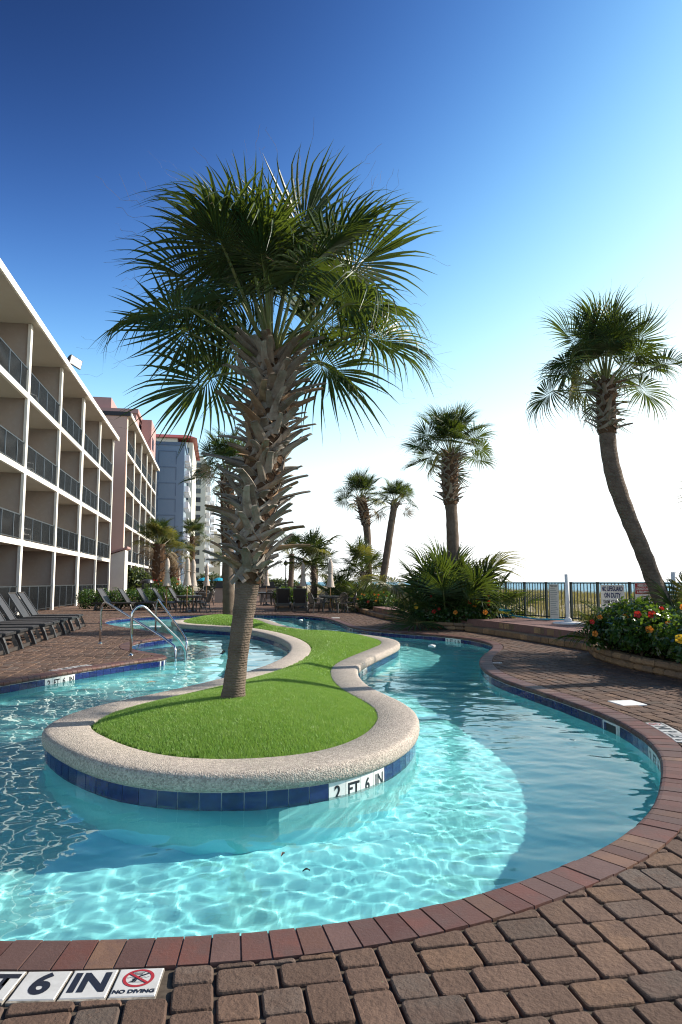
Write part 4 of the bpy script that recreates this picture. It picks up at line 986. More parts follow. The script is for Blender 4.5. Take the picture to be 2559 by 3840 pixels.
def boot_mesh(rng, L=.30):
    """split leaf base: strap leaning out and up, forked at its foot"""
    v, f = [], []; n = 6; w0, w1 = rng.uniform(.11, .145), rng.uniform(.048, .072); cu = rng.uniform(.15, .5); tw = rng.gauss(0, .25)
    for k in range(n):
        t = k/(n-1); w = w0+(w1-w0)*t**.7; th = .034*(1-.5*t); x = L*(t*.62+cu*.5*t*t); z = L*(t*.82-cu*.28*t*t); y = tw*L*t*t*.5
        dep = .24*w*(1-t)
        v += [(x-dep, y-w/2, z), (x+th*.3, y-w*.25, z), (x+th*.3, y+w*.25, z), (x-dep, y+w/2, z), (x-dep-th*.7, y+w*.42, z+.006), (x-th, y, z+.012), (x-dep-th*.7, y-w*.42, z+.006)]
    m = 7
    for k in range(n-1):
        for i in range(m): f.append((k*m+i, k*m+(i+1) % m, (k+1)*m+(i+1) % m, (k+1)*m+i))
    f.append(tuple(range((n-1)*m, n*m)))
    for sgn in (-1, 1):                      # the two feet of the fork, wrapping the trunk
        b = len(v); sp = rng.uniform(.10, .15); dn = rng.uniform(.11, .18)
        for t in (0, .5, 1):
            yy = sgn*(w0*.2+sp*t**1.1); zz = .05-dn*t; xx = .012-.05*t*t; hw = .032*(1-.5*t)
            v += [(xx+.008, yy-hw*.6, zz+hw), (xx+.014, yy, zz), (xx+.006, yy+hw*.6, zz-hw), (xx-.03, yy, zz)]
        for k in range(2):
            for i in range(4): f.append((b+k*4+i, b+k*4+(i+1) % 4, b+k*4+4+(i+1) % 4, b+k*4+4+i))
        f.append((b+8, b+9, b+10, b+11))
    return mesh('boot', v, f, M['boot'], False)
BOOTS = [boot_mesh(frg, l) for l in (.28, .34, .24, .40, .31, .20)]

def spline(pts, n):
    p = np.array(pts, float); m = len(p); out = []
    for t in np.linspace(0, m-1, n):
        i = min(int(t), m-2); u = t-i; p0, p1, p2, p3 = p[max(i-1, 0)], p[i], p[i+1], p[min(i+2, m-1)]
        out.append(.5*((2*p1)+(-p0+p2)*u+(2*p0-5*p1+4*p2-p3)*u*u+(-p0+3*p1-3*p2+p3)*u**3))
    return np.array(out)
def palm(label, path, radii, boots=None, nf=36, fscale=1.0, seed=1, el=(86, 0), group='sabal palms', name='palm_tree', roll=48, az=None, dead=2, yellow=2, meshes=None, tp=1.15):
    """path: world points of the trunk's axis, base first. boots=(from, to, count, scale)"""
    rng = random.Random(seed); base = Vector(path[0]); root = empty(name, tuple(base), 0, label, 'palm tree', group)
    P = spline(path, 40); rad = np.interp(np.linspace(0, 1, 40), np.linspace(0, 1, len(radii)), radii)
    n = 18; v = []
    for k, (p, r_) in enumerate(zip(P, rad)):
        for q in range(n):
            a = 2*math.pi*q/n; rr = r_*(1+.035*math.sin(k*2.4)+rng.gauss(0, .014)); v.append((p[0]-base.x+rr*math.cos(a), p[1]-base.y+rr*math.sin(a), p[2]-base.z))
    qd = [(k*n+q, k*n+(q+1) % n, (k+1)*n+(q+1) % n, (k+1)*n+q) for k in range(39) for q in range(n)]
    tr = link('trunk', mesh('trunk', v, qd, M['trunk'], True), root)
    top = Vector(P[-1]); axis = (Vector(P[-1])-Vector(P[-5])).normalized()
    if boots:
        t0, t1, cnt, bs = boots
        bv = []; i0, i1 = int(t0*39), int(t1*39)
        mb = MB(); mb.tube([Vector(P[i])-base for i in range(i0, i1+1)], [float(rad[i])*1.12 for i in range(i0, i1+1)], 14); mb.build('boot_fibre', M['fibre'], root)
        ga = 2.39996
        for k in range(cnt):
            t = t0+(t1-t0)*(k+.5)/cnt; f = t*39; i = min(int(f), 38); p = Vector(P[i])*(1-(f-i))+Vector(P[i+1])*(f-i); r_ = float(rad[i])*1.08
            a = k*ga+rng.gauss(0, .1); out = Vector((math.cos(a), math.sin(a), 0)); tilt = rng.gauss(0, .16)
            s = bs*rng.uniform(.75, 1.3)
            zax = (Vector((0, 0, 1))*math.cos(tilt)+out.cross(Vector((0, 0, 1)))*math.sin(tilt)); lean = rng.uniform(-.1, .55); xax = (out*math.cos(lean)-zax*math.sin(lean)).normalized(); 
            yax = zax.cross(xax).normalized(); zax = xax.cross(yax)
            m = Matrix(((xax.x, yax.x, zax.x, 0), (xax.y, yax.y, zax.y, 0), (xax.z, yax.z, zax.z, 0), (0, 0, 0, 1)))
            m = Matrix.Translation(p-base+out*r_)@m@Matrix.Diagonal((s, s, s*rng.choice((1, 1, 1, .9)), 1))
            link('boot', BOOTS[k % len(BOOTS)], root, m=m)
    ms = meshes or FR
    for k in range(nf):
        t = k/(nf-1); e = el[0]+(el[1]-el[0])*t**tp+rng.gauss(0, 6); a = (k*2.39996+rng.gauss(0, .18)) if az is None else az(k, rng)
        mm = ms[rng.randrange(len(ms))] if (e < 52 or len(ms) < 5) else ms[(0, 2, 2)[rng.randrange(3)]]
        if e < 46 and math.cos(a+math.pi/2) > .72: e += 34
        if k >= nf-dead: mm = FRD[0]; e -= 18
        elif k >= nf-dead-yellow: mm = FRY[0]
        e = R(e); x = Vector((math.cos(e)*math.cos(a), math.cos(e)*math.sin(a), math.sin(e)))
        upv = Vector((0, 0, 1)) if abs(x.z) < .97 else Vector((math.cos(a+math.pi), math.sin(a+math.pi), 0))
        y = upv.cross(x).normalized(); z = x.cross(y); ro = R(rng.gauss(0, roll)); y, z = y*math.cos(ro)+z*math.sin(ro), z*math.cos(ro)-y*math.sin(ro)
        s = fscale*rng.uniform(.86, 1.1)*(1.04 if e > R(60) else 1)
        m = Matrix(((x.x, y.x, z.x, 0), (x.y, y.y, z.y, 0), (x.z, y.z, z.z, 0), (0, 0, 0, 1)))@Matrix.Diagonal((s, s, s, 1))
        off = top-base-axis*(.0+.26*t*fscale)+Vector((x.x, x.y, 0))*.07*fscale
        link('frond', mm, root, m=Matrix.Translation(off)@m)
    return root

HZ = .275
palm('large sabal palm with thick leaf boots on the turf island', [(-1.05, 6.75, HZ-.06), (-1.0, 6.75, .68), (-.95, 6.75, 1.09), (-.90, 6.75, 1.5), (-.83, 6.75, 2.17), (-.74, 6.75, 2.83), (-.70, 6.75, 3.36), (-.71, 6.75, 3.72)],
     [.125, .104, .10, .104, .11, .115, .135, .165, .17, .168, .16, .155, .15, .13], boots=(.41, .98, 230, .86), nf=38, fscale=.98, seed=4, dead=0, yellow=0, el=(85, 19), tp=.95)
palm('tall palm leaning left in the right hand flower bed', [(5.80, 11.8, .1), (5.60, 11.8, .8), (5.42, 11.8, 1.27), (5.22, 11.8, 1.86), (5.02, 11.8, 2.39), (4.82, 11.8, 3.0), (4.71, 11.8, 3.54), (4.68, 11.8, 4.1), (4.69, 11.8, 4.9)],
     [.19, .16, .145, .14, .14, .15, .14, .14, .15], boots=(.86, 1.0, 44, .8), nf=34, fscale=.80, seed=8, el=(86, 8), dead=0, yellow=1)
palm('straight palm rising from the big fan palm clump', [(3.52, 21.3, .1), (3.5, 21.3, 1.7), (3.48, 21.3, 3.2), (3.43, 21.3, 4.2), (3.45, 21.3, 5.4)],
     [.2, .18, .2, .19, .18, .2, .24, .2], boots=(.66, 1.0, 80, .95), nf=34, fscale=.84, seed=12, dead=0, yellow=1, el=(86, -6))
palm('left palm of the pair standing behind the far fan palms', [(1.5, 37, 0), (1.5, 37, 1.5), (1.44, 37, 3.8), (1.28, 37, 5.0), (1.1, 37, 5.9)], [.2, .18, .18, .2, .25, .2], boots=(.62, 1.0, 70, 1.0), nf=30, fscale=.82, seed=15)
palm('right slimmer palm of the pair leaning seaward', [(1.8, 34, 0), (1.96, 34, .8), (2.29, 34, 2.8), (2.59, 34, 4.7), (2.72, 34, 5.3)], [.2, .19, .18, .17, .16], boots=(.88, 1.0, 26, .9), nf=26, fscale=.72, seed=18)
palm('palm on the far lobe of the island behind the large palm', [(-3.9, 24.0, .1), (-3.95, 24, 1.6), (-4.0, 24, 3.4), (-4.04, 24, 5.2)], [.22, .2, .2, .22, .2], boots=(.55, 1.0, 60, 1.0), nf=30, fscale=.9, seed=22)
# palms beyond the deck
palm('short bushy palm with dropping gold fronds beside the far wing', [(-12.7, 48, 0), (-12.75, 48, 1.8), (-12.8, 48, 4.0)], [.45, .42, .38], boots=(.1, 1, 60, 1.3), nf=30, fscale=1.05, seed=31, yellow=12, dead=5)
palm('second bushy palm just behind the gold fronded one', [(-12.3, 50, 0), (-12.3, 50, 1.8), (-12.5, 50, 3.4)], [.42, .38, .3], boots=(.1, 1, 50, 1.3), nf=28, fscale=1.0, seed=33, yellow=6, dead=6)
palm('slim palm silhouetted before the white far tower', [(-16.2, 74, 0), (-16.1, 74, 3), (-16.15, 74, 6.3)], [.28, .26, .24], boots=(.6, 1, 30, 1.2), nf=24, fscale=1.15, seed=35)
for i, (x, y, h, lb) in enumerate(((-14.5, 84, 3.6, 'small far palm left of the closed umbrellas'), (-13.8, 92, 3.2, 'small far palm nearest the tan tower'), (-16, 105, 4.2, 'far palm under the tan tower'), (-12.0, 100, 2.2, 'low far palm beside the island palm trunk'), (-4.6, 62, 3.9, 'far palm right of the island palm trunk'), (-3.2, 85, 3.0, 'tiny far palm near the lamp post'))):
    palm(lb, [(x, y, 0), (x+.1, y, h*.5), (x+.15, y, h)], [.26, .24, .22], nf=20, fscale=1.1, seed=40+i, dead=4, yellow=3)

def fan_clump(label, c, n, fs, seed, spread=.45, el=(85, 5), z0=.15, stem=0.0):
    rng = random.Random(seed); root = empty('fan_palm', c, 0, label, 'fan palm', 'fan palm shrubs')
    if stem:
        mb = MB(); mb.tube([(0, 0, -c[2]), (.05, 0, stem*.5), (0, 0, stem)], [.2, .17, .14], 10); mb.build('trunk', M['trunk'], root, True)
        for k in range(34):
            a = k*2.4; t = (k+.5)/34; m = Matrix.Translation((math.cos(a)*.15, math.sin(a)*.15, stem*(.1+.9*t)))@Matrix.Rotation(a, 4, 'Z')@Matrix.Diagonal((.8, .8, .8, 1)); link('boot', BOOTS[k % 6], root, m=m)
    for k in range(n):
        t = k/max(n-1, 1); e = R(el[0]+(el[1]-el[0])*t+rng.gauss(0, 9)); a = k*2.39996+rng.gauss(0, .25)
        x = Vector((math.cos(e)*math.cos(a), math.cos(e)*math.sin(a), math.sin(e))); upv = Vector((0, 0, 1)) if abs(x.z) < .96 else Vector((-math.cos(a), -math.sin(a), 0))
        y = upv.cross(x).normalized(); z = x.cross(y); ro = R(rng.gauss(0, 25)); y, z = y*math.cos(ro)+z*math.sin(ro), z*math.cos(ro)-y*math.sin(ro)
        s = fs*rng.uniform(.75, 1.15); m = Matrix(((x.x, y.x, z.x, 0), (x.y, y.y, z.y, 0), (x.z, y.z, z.z, 0), (0, 0, 0, 1)))@Matrix.Diagonal((s, s, s, 1))
        sp = spread*math.sqrt(rng.random()) if not stem else .06; b = rng.uniform(0, 6.28)
        mm = rng.choice(FRS) if rng.random() > .12 else FRY[0]
        link('frond', mm, root, m=Matrix.Translation((sp*math.cos(b), sp*math.sin(b), stem))@m)
    return root
fan_clump('big fan palm clump left of the straight palm trunk', (3.15, 20.9, .15), 34, 1.36, 51, .4, (88, 22))
fan_clump('fan palm clump right of the straight palm trunk', (4.0, 20.5, .15), 28, 1.15, 52, .4, (86, 14))
fan_clump('low fan palm at the left front of the middle planter', (2.75, 21.4, .15), 16, .85, 53, .3, (70, 5))
fan_clump('young cabbage palm with stubby trunk behind the back loungers', (-1.5, 37.3, .15), 28, 1.15, 54, .1, (85, -15), stem=2.1)
fan_clump('second cabbage palm beside the pair of tall palms', (1.15, 36, .15), 24, 1.05, 55, .1, (85, -10), stem=1.75)
fan_clump('spiky fan palm beside the red hibiscus at the back', (1.35, 32, .15), 20, 1.0, 56, .3, (75, 5))
fan_clump('dark fan palm thicket behind the umbrella table', (-.1, 36.9, .15), 30, 1.1, 57, .6, (80, 10))
fan_clump('stiff fan palm at the left end of the right flower bed', (5.0, 12.55, .19), 11, .72, 58, .2, (84, 12))
fan_clump('upright fan palm among the red hibiscus on the right', (5.75, 11.6, .19), 9, .80, 59, .2, (84, 35))

# ================================================================== SHRUBS
def leaf_cloud(n, blobs, size, rng, m, name, parent, inner=.35):
    """folded leaves spread through a set of ellipsoids ((cx,cy,cz),(rx,ry,rz))"""
    vol = np.array([b[1][0]*b[1][1]*b[1][2] for b in blobs])**.7; pk = rng.choice(len(blobs), n, p=vol/vol.sum())
    c = np.array([b[0] for b in blobs])[pk]; r_ = np.array([b[1] for b in blobs])[pk]
    d = rng.normal(0, 1, (n, 3)); d /= np.linalg.norm(d, axis=1)[:, None]; rad = (inner+(1-inner)*rng.random(n)**.5)*rng.uniform(.85, 1.12, n); p = c+d*r_*rad[:, None]
    nrm = d*.55+rng.normal(0, .55, (n, 3))+np.array([0, 0, .35]); nrm /= np.linalg.norm(nrm, axis=1)[:, None]
    t = np.cross(nrm, rng.normal(0, 1, (n, 3))); t /= np.linalg.norm(t, axis=1)[:, None]; b = np.cross(nrm, t)
    L = (size*rng.uniform(.6, 1.25, n))[:, None]; W = L*.36
    v = np.stack([p-t*L*.5, p+b*W-t*L*.05+nrm*W*.25, p+t*L*.5-nrm*L*.12, p-b*W-t*L*.05+nrm*W*.25], 1).reshape(-1, 3)
    i = np.arange(n)[:, None]*4; f = np.concatenate([i+[0, 1, 2], i+[0, 2, 3]], 0)
    keep = v[:, 2].reshape(n, 4).min(1) > .02-0*p[:, 2]
    return link(name, np_mesh(name, v, f, m), parent)
def flower_mesh(m):
    v, f = [(0, 0, 0)], []
    for k in range(5):
        a = 2*math.pi*k/5; b = len(v)
        for da, r_, z in ((-.5, .035, .012), (-.62, .06, .02), (0, .072, .008), (.62, .06, .02), (.5, .035, .012)): v.append((r_*math.cos(a+da), r_*math.sin(a+da), z+.004*k))
        f += [(0, b, b+4), (b, b+1, b+2), (b, b+2, b+4), (b+4, b+2, b+3)]
    b = len(v); v += [(.004, 0, 0), (-.002, .0035, 0), (-.002, -.0035, 0), (.004, 0, .06), (-.002, .0035, .06), (-.002, -.0035, .06)]; f += [(b, b+1, b+4, b+3), (b+1, b+2, b+5, b+4), (b+2, b, b+3, b+5)]
    return mesh('flower', v, f, m)
FL = {'r': flower_mesh(M['fl_red']), 'o': flower_mesh(M['fl_orange']), 'y': flower_mesh(M['fl_yellow'])}
def shrub(name, label, c, blobs, n, size, flowers, seed, m='bush', cat='shrub', group=None, fsz=1.0):
    rng = np.random.default_rng(seed); root = empty(name, c, 0, label, cat, group); pr_ = random.Random(seed)
    leaf_cloud(n, blobs, size, rng, M[m], 'leaves', root)
    mb = MB()
    for b, r_ in blobs:
        for k in range(3): mb.tube([(b[0]*.6+pr_.gauss(0, .08), b[1]*.6+pr_.gauss(0, .08), 0), (b[0]+pr_.gauss(0, .1), b[1]+pr_.gauss(0, .1), b[2]*.6), (b[0]+pr_.gauss(0, .15), b[1]+pr_.gauss(0, .15), b[2]+r_[2]*.4)], [.016, .012, .005], 5)
    mb.build('stems', M['stem'], root)
    for (x, y, z, k) in flowers:
        # face roughly towards the pool side
        d = Vector((-.35+pr_.gauss(0, .3), -1, .25+pr_.gauss(0, .25))).normalized(); o = link('flower', FL[k], root, (x, y, z)); o.rotation_euler = d.to_track_quat('Z', 'Y').to_euler(); s = fsz*.85*pr_.uniform(.65, 1.2); o.scale = (s, s, s)
    return root
def fl_on(blobs, n, seed, kinds='rrroy'):
    """flowers on the outer skin of the foliage, seen from the pool side"""
    rg = random.Random(seed); out = []
    for k in range(n):
        b, r_ = rg.choice(blobs); a = rg.uniform(R(190), R(330)); e = rg.uniform(R(-5), R(65))
        out.append((b[0]+r_[0]*1.02*math.cos(a)*math.cos(e), b[1]+r_[1]*1.02*math.sin(a)*math.cos(e), b[2]+r_[2]*1.02*math.sin(e), rg.choice(kinds)))
    return out
B1 = [((0,0,.45),(.55,.5,.42)), ((-.35,-.1,.35),(.4,.4,.33)), ((.3,.1,.62),(.42,.42,.35)), ((.05,-.3,.3),(.45,.35,.28))]
B2 = [((0,0,.4),(.6,.6,.38)), ((.35,.2,.55),(.45,.45,.3)), ((-.3,.1,.42),(.45,.5,.33)), ((.1,-.4,.3),(.5,.4,.28)), ((-.1,.3,.65),(.35,.35,.25))]
B3 = [((0,0,.38),(.6,.7,.38)), ((-.2,-.5,.3),(.45,.45,.3)), ((.3,.3,.5),(.5,.5,.32)), ((.1,-.1,.6),(.4,.4,.26))]
HB = 'hibiscus bushes in the right flower bed'
shrub('hibiscus_bush', 'hibiscus bush with orange bloom at the left end of the right bed', (4.92, 12.0, .16), B1, 3000, .085, fl_on(B1, 8, 2, 'oor'), 61, group=HB)
shrub('hibiscus_bush', 'hibiscus bush with red blooms in front of the leaning palm', (5.05, 11.0, .16), B2, 3600, .09, fl_on(B2, 12, 3, 'rrro'), 62, group=HB)
shrub('hibiscus_bush', 'tall hibiscus bush behind with pink red blooms', (6.1, 11.3, .19), B2, 3600, .09, fl_on(B2, 10, 4, 'rrr'), 63, group=HB)
shrub('hibiscus_bush', 'hibiscus bush with yellow bloom at the right picture edge', (5.2, 10.0, .16), B3, 3600, .09, fl_on(B3, 11, 7, 'yyro'), 64, group=HB)
shrub('hibiscus_bush', 'outermost hibiscus bush at the right picture edge', (6.2, 9.6, .19), B2, 3200, .09, fl_on(B2, 9, 6, 'rro'), 65, group=HB)
shrub('hibiscus_bush', 'hibiscus bush beyond the right picture edge', (5.75, 8.7, .19), B3, 3000, .09, [], 66, group=HB)
shrub('hibiscus_bush', 'hibiscus with orange and red blooms left in the middle planter', (2.75, 20.75, .15), B1, 2200, .09, fl_on(B1, 7, 8, 'oyrr'), 67, fsz=1.2)
shrub('hibiscus_bush', 'hibiscus with red blooms right in the middle planter', (3.95, 19.95, .15), B1, 2200, .09, fl_on(B1, 7, 9, 'roro'), 68, fsz=1.2)
shrub('hibiscus_bush', 'low dark hibiscus across the front of the middle planter', (3.3, 20.25, .15), [((0,0,.25),(.7,.3,.3)), ((.3,.1,.3),(.4,.3,.3))], 1600, .09, [], 69)
shrub('hibiscus_bush', 'bright hibiscus in the far planter beside the terrace', (1.75, 30.6, .15), [((0,0,.35),(.6,.5,.35)), ((-.6,.3,.35),(.5,.5,.35)), ((.3,.4,.4),(.5,.5,.4))], 2600, .11, fl_on([((0,0,.35),(.6,.5,.35)), ((-.6,.3,.35),(.5,.5,.35)), ((.3,.4,.4),(.5,.5,.4))], 12, 10, 'rroo'), 70, 'hedge', fsz=.95)
shrub('hedge', 'clipped green hedge before the hotel ground floor', (-11.6, 35.2, 0), [((-1.4+.7*k, .25*k, .5), (.55, .5, .55)) for k in range(6)], 7000, .1, [], 71, 'hedge', 'hedge')
shrub('flower_bush', 'flowering bush with red blooms behind the back loungers', (-9.6, 38.5, 0), [((-.8,0,.7),(.7,.6,.7)), ((0,.2,.9),(.7,.6,.75)), ((.8,.2,.65),(.6,.6,.6))], 3600, .11, fl_on([((-.5,0,.7),(.9,.6,.8)), ((.4,.2,.9),(.7,.6,.75))], 10, 12, 'rro'), 72, 'hedge', fsz=1.1)
for i, (x, y, w, h, lb) in enumerate(((-18.5, 62, 2.5, 3.2, 'dark rounded shrub beside the far wing corner'), (-12.5, 108, 4, 2.6, 'far green shrub mass below the tan tower'), (-18.5, 98, 3.5, 3.2, 'far leafy shrub below the white tower'), (-8.0, 95, 4, 2.2, 'far shrub left of the island palm trunk'), (-3.0, 40, 1.6, 1.3, 'dark shrub behind the back loungers at centre'))):
    shrub('shrub', lb, (x, y, 0), [((0,0,h*.4),(w*.5,w*.4,h*.45)), ((w*.35,.2,h*.35),(w*.35,w*.35,h*.35)), ((-w*.3,.1,h*.45),(w*.35,w*.35,h*.4))], 2200, .3 if y > 60 else .14, [], 80+i, 'far_tree' if y > 60 else 'bush')

# planting to the right of the picture that shades the deck
palm('very tall palm outside the right picture edge', [(8.3, 10.7, 0), (8.35, 10.7, 3), (8.3, 10.7, 7.6)], [.17, .15, .15], boots=(.93, 1, 20, .9), nf=30, fscale=.85, seed=131)
palm('low palm outside the right picture edge by the fence', [(8.9, 13.6, .3), (8.9, 13.6, 2), (8.9, 13.6, 3.4)], [.2, .18, .18], nf=30, fscale=.95, seed=132)
for i, (x, y, lb) in enumerate(((6.9, 12.4, 'tall hibiscus outside the right edge behind the leaning palm'), (7.2, 10.6, 'tall hibiscus outside the right edge beside the bed'), (7.0, 9.0, 'tall hibiscus at the near end of the right bed'))):
    shrub('hibiscus_bush', lb, (x, y, .19), [(tuple(np.array(b)*1.35), tuple(np.array(r_)*1.35)) for b, r_ in B2], 3600, .11, [], 140+i, group=HB)
# ================================================================== POOL FURNITURE
ORD = ['first', 'second', 'third', 'fourth', 'fifth', 'sixth', 'seventh', 'eighth', 'ninth', 'tenth', 'eleventh', 'twelfth']
def make_lounger(back=58, label='x'):
    """feet end at x=0, head towards -x, width along y"""
    o = empty('sun_lounger', (0, 0, 0), 0, label, 'lounger'); W, SL, z = .62, 1.30, .36
    mb = MB()
    for s in (-1, 1): mb.bar((0, s*W/2, z), (-1.95, s*W/2, z-.02), .045, .055)
    for x in (-.02, -1.28, -1.93): mb.bar((x, -W/2, z), (x, W/2, z), .05, .045)
    mb.build('frame', M['black_plastic'], o)
    mb = MB(); mb.box((-SL, -W/2+.03, z+.018), (-.03, W/2-.03, z+.032), .004); mb.build('seat', M['sling'], o)
    a = R(back); c, s_ = math.cos(a), math.sin(a); bl = .78
    bo = empty('backrest', (0, 0, 0)); COL.objects.unlink(bo); bpy.data.objects.remove(bo)
    mb = MB(); n = 6
    prof = [(-SL-bl*t*c*(1.0+.06*t), z+.03+bl*t*s_) for t in [k/n for k in range(n+1)]]
    v = []; 
    for (x, zz) in prof: v += [(x, -W/2+.03, zz), (x, W/2-.03, zz), (x-.014*s_, W/2-.03, zz-.014*c), (x-.014*s_, -W/2+.03, zz-.014*c)]
    f = [(0, 1, 2, 3), (4*n+3, 4*n+2, 4*n+1, 4*n)]
    for k in range(n):
        for i in range(4): f.append((4*k+i, 4*k+4+i, 4*k+4+(i+1) % 4, 4*k+(i+1) % 4))
    mb.add(v, f); b = mb.build('backrest', M['sling'], o)
    mb = MB()
    for s in (-1, 1): mb.bar((prof[0][0], s*W/2, prof[0][1]-.01), (prof[-1][0], s*W/2, prof[-1][1]), .035, .045)
    mb.bar((prof[-1][0], -W/2, prof[-1][1]), (prof[-1][0], W/2, prof[-1][1]), .04, .035)
    mb.build('backrest_frame', M['brown_plastic'], b)
    mb = MB()
    for s in (-1, 1): mb.bar((prof[3][0], s*(W/2-.06), prof[3][1]), (-1.85, s*(W/2-.06), z), .02)
    mb.build('prop', M['black_plastic'], o)
    for x, lean in ((-.10, .10), (-1.72, -.06)):
        for s in (-1, 1):
            mb = MB(); pts = [Vector((x, s*(W/2-.02), z-.01)), Vector((x+lean*.75, s*(W/2+.01), z*.55)), Vector((x+lean*1.5, s*(W/2+.03), 0))]
            for p, q in zip(pts[:-1], pts[1:]): mb.bar(p, q, .05, .075)
            mb.build('leg', M['black_plastic'], o)
        mb = MB(); mb.bar((x+lean*1.3, -W/2-.01, .055), (x+lean*1.3, W/2+.01, .055), .04, .07); mb.bar((x+lean*.2, -W/2+.02, z-.06), (x+lean*.2, W/2-.02, z-.06), .04, .08); mb.build('leg_brace', M['brown_plastic'], o)
    return o
proto = make_lounger(58); proto_used = [False]
def lounger(x, y, rz, label, group, z=0):
    o = proto if not proto_used[0] else copy_tree(proto); proto_used[0] = True
    o.location = (x, y, z); o.rotation_euler = (0, 0, rz); tag(o, label, 'lounger', group); return o
row = [(-6.30, 12.6), (-6.42, 13.45), (-6.6, 14.4), (-6.82, 15.45), (-6.98, 16.5), (-7.12, 17.3), (-7.28, 18.25), (-7.52, 19.5), (-7.8, 20.7)]
for i, (x, y) in enumerate(row):
    lounger(x, y, AX+R((i*37 % 7)-3), ('nearest dark sling lounger in the row beside the left pool edge' if i == 0 else ORD[i]+' dark sling lounger from the camera in the left row' if i < 8 else 'farthest dark sling lounger of the left row'), 'loungers in the left row')
for i, (x, y, a) in enumerate(((-9.9, 32.9, -4), (-9.0, 33.4, 2), (-8.35, 34.1, -2), (-7.75, 34.8, 3), (-7.2, 35.8, 0))):
    lounger(x, y, AX+R(a-12), ORD[i]+' lounger from the left in the back row before the hedge', 'loungers before the hedge')
for i, (x, y, lb) in enumerate(((-2.75, 33.6, 'dark lounger seen from behind at the far bank, left one'), (-1.95, 33.4, 'dark lounger seen from behind at the far bank, right one'))):
    lounger(x, y, R(92), lb, 'loungers facing away at the far bank')
for i in range(4):
    lounger(3.4-.0*i+.05*i, 29.3-.62*i, AX+R(170)+math.pi*0, ORD[i]+' lounger from the back on the raised terrace', 'loungers on the terrace', .32)
for i, (x, y) in enumerate(((-5.0, 49), (-4.1, 49.2), (-3.2, 49.4), (-8.6, 52), (-7.4, 53))):
    lounger(x, y, R(95), ORD[i]+' lounger from the left in the farthest group seen from behind', 'farthest loungers')

# pool handrails: tube from the deck over and down into the water
def handrail(label, base, end, apex=.92):
    b, e = Vector((base[0], base[1], 0)), Vector((end[0], end[1], WATER_Z)); d = (Vector((e.x, e.y, 0))-b); L = d.length; d.normalize()
    o = empty('pool_handrail', tuple(b), 0, label, 'handrail', 'pool entry handrails'); pts = [Vector((0, 0, .0)), Vector((0, 0, .4)), Vector((0, 0, .70))]
    r_ = .17; c = d*r_+Vector((0, 0, .72))
    sl = math.atan2(.72, L-.35)
    for k in range(9):
        t = k/8*(math.pi/2+sl-.12); pts.append(c-d*r_*math.cos(t)+Vector((0, 0, r_*math.sin(t)*1.1)))
    q = d*L+Vector((0, 0, .12)); last = pts[-1]
    for k in range(1, 6): pts.append(last+(q-last)*k/6)
    pts += [q+Vector((0, 0, -.03))-d*.02, q+d*.025+Vector((0, 0, -.12)), q+d*.03+Vector((0, 0, -.3)), q+d*.03+Vector((0, 0, -.75))]
    mb = MB(); mb.tube(pts, .0245, 12); mb.build('tube', M['chrome'], o, True)
    mb = MB(); mb.lathe([(.055, 0), (.055, .008), (.03, .022), (.026, .03)], 16); mb.build('escutcheon', M['chrome'], o, True)
handrail('left stainless handrail farthest from the pool tip', (-5.35, 15.37), (-3.3, 13.77))
handrail('front stainless handrail nearest the camera', (-3.92, 12.93), (-3.09, 13.67))
handrail('rear stainless handrail beyond the entry steps', (-4.79, 17.85), (-3.41, 15.27))
# underwater steps of the entry
st_ = MB()
for k, (r_, z) in enumerate(((.75, -.36), (1.15, -.56), (1.55, -.75))):
    c = np.array([-4.55, 15.5]); pts = []
    for i in range(15):
        a = R(-75+i*10); pts.append((c[0]+r_*1.25*math.cos(a), c[1]+r_*1.3*math.sin(a)))
    v = [(c[0]-.1, c[1], z)]+[(p[0], p[1], z) for p in pts]+[(p[0], p[1], FLOOR_Z) for p in pts]
    st_.cur = 0; st_.add(v, [(0, i+1, i+2) for i in range(14)]+[(i+1, i+16, i+17, i+2) for i in range(14)])
    st_.cur = 1
    v = [(p[0], p[1], z+.003) for p in pts]+[(c[0]+(p[0]-c[0])*.965, c[1]+(p[1]-c[1])*.965, z+.003) for p in pts]; st_.add(v, [(i, i+1, i+16, i+15) for i in range(14)])
st_.build('entry_steps', [M['plaster'], M['navy_ink']], basin)

# tables, chairs, umbrellas
def make_chair(m='brown_plastic'):
    o = empty('patio_chair', (0, 0, 0), 0, 'x', 'chair'); mm = M[m]
    mb = MB(); mb.box((-.24, -.23, .41), (.23, .23, .44), .012); mb.build('seat', mm, o)
    mb = MB()
    for k in range(-3, 4): mb.bar((-.23, k*.062, .44), (-.34, k*.055, .86-.006*k*k), .032, .014)
    pts = [(-.23-.11*t, .25*math.cos(R(180*u)), .44+.46*math.sin(R(180*u))**.7) for u in np.linspace(0, 1, 11) for t in (math.sin(R(180*u))**.7,)]
    mb.tube(pts, .017, 6); mb.build('backrest', mm, o)
    for s in (-1, 1):
        for x, dx in ((.2, .05), (-.21, -.07)):
            mb = MB(); mb.bar((x, s*.21, .42), (x+dx, s*.25, 0), .04, .035); mb.build('leg', mm, o)
        mb = MB(); mb.tube([(-.27, s*.25, .62), (0, s*.28, .65), (.2, s*.27, .63), (.23, s*.24, .43)], .018, 6); mb.build('armrest', mm, o)
    return o
chp = make_chair(); chu = [False]
def chair(x, y, rz, label, group, z=0):
    o = chp if not chu[0] else copy_tree(chp); chu[0] = True
    o.location = (x, y, z); o.rotation_euler = (0, 0, rz); tag(o, label, 'chair', group); return o
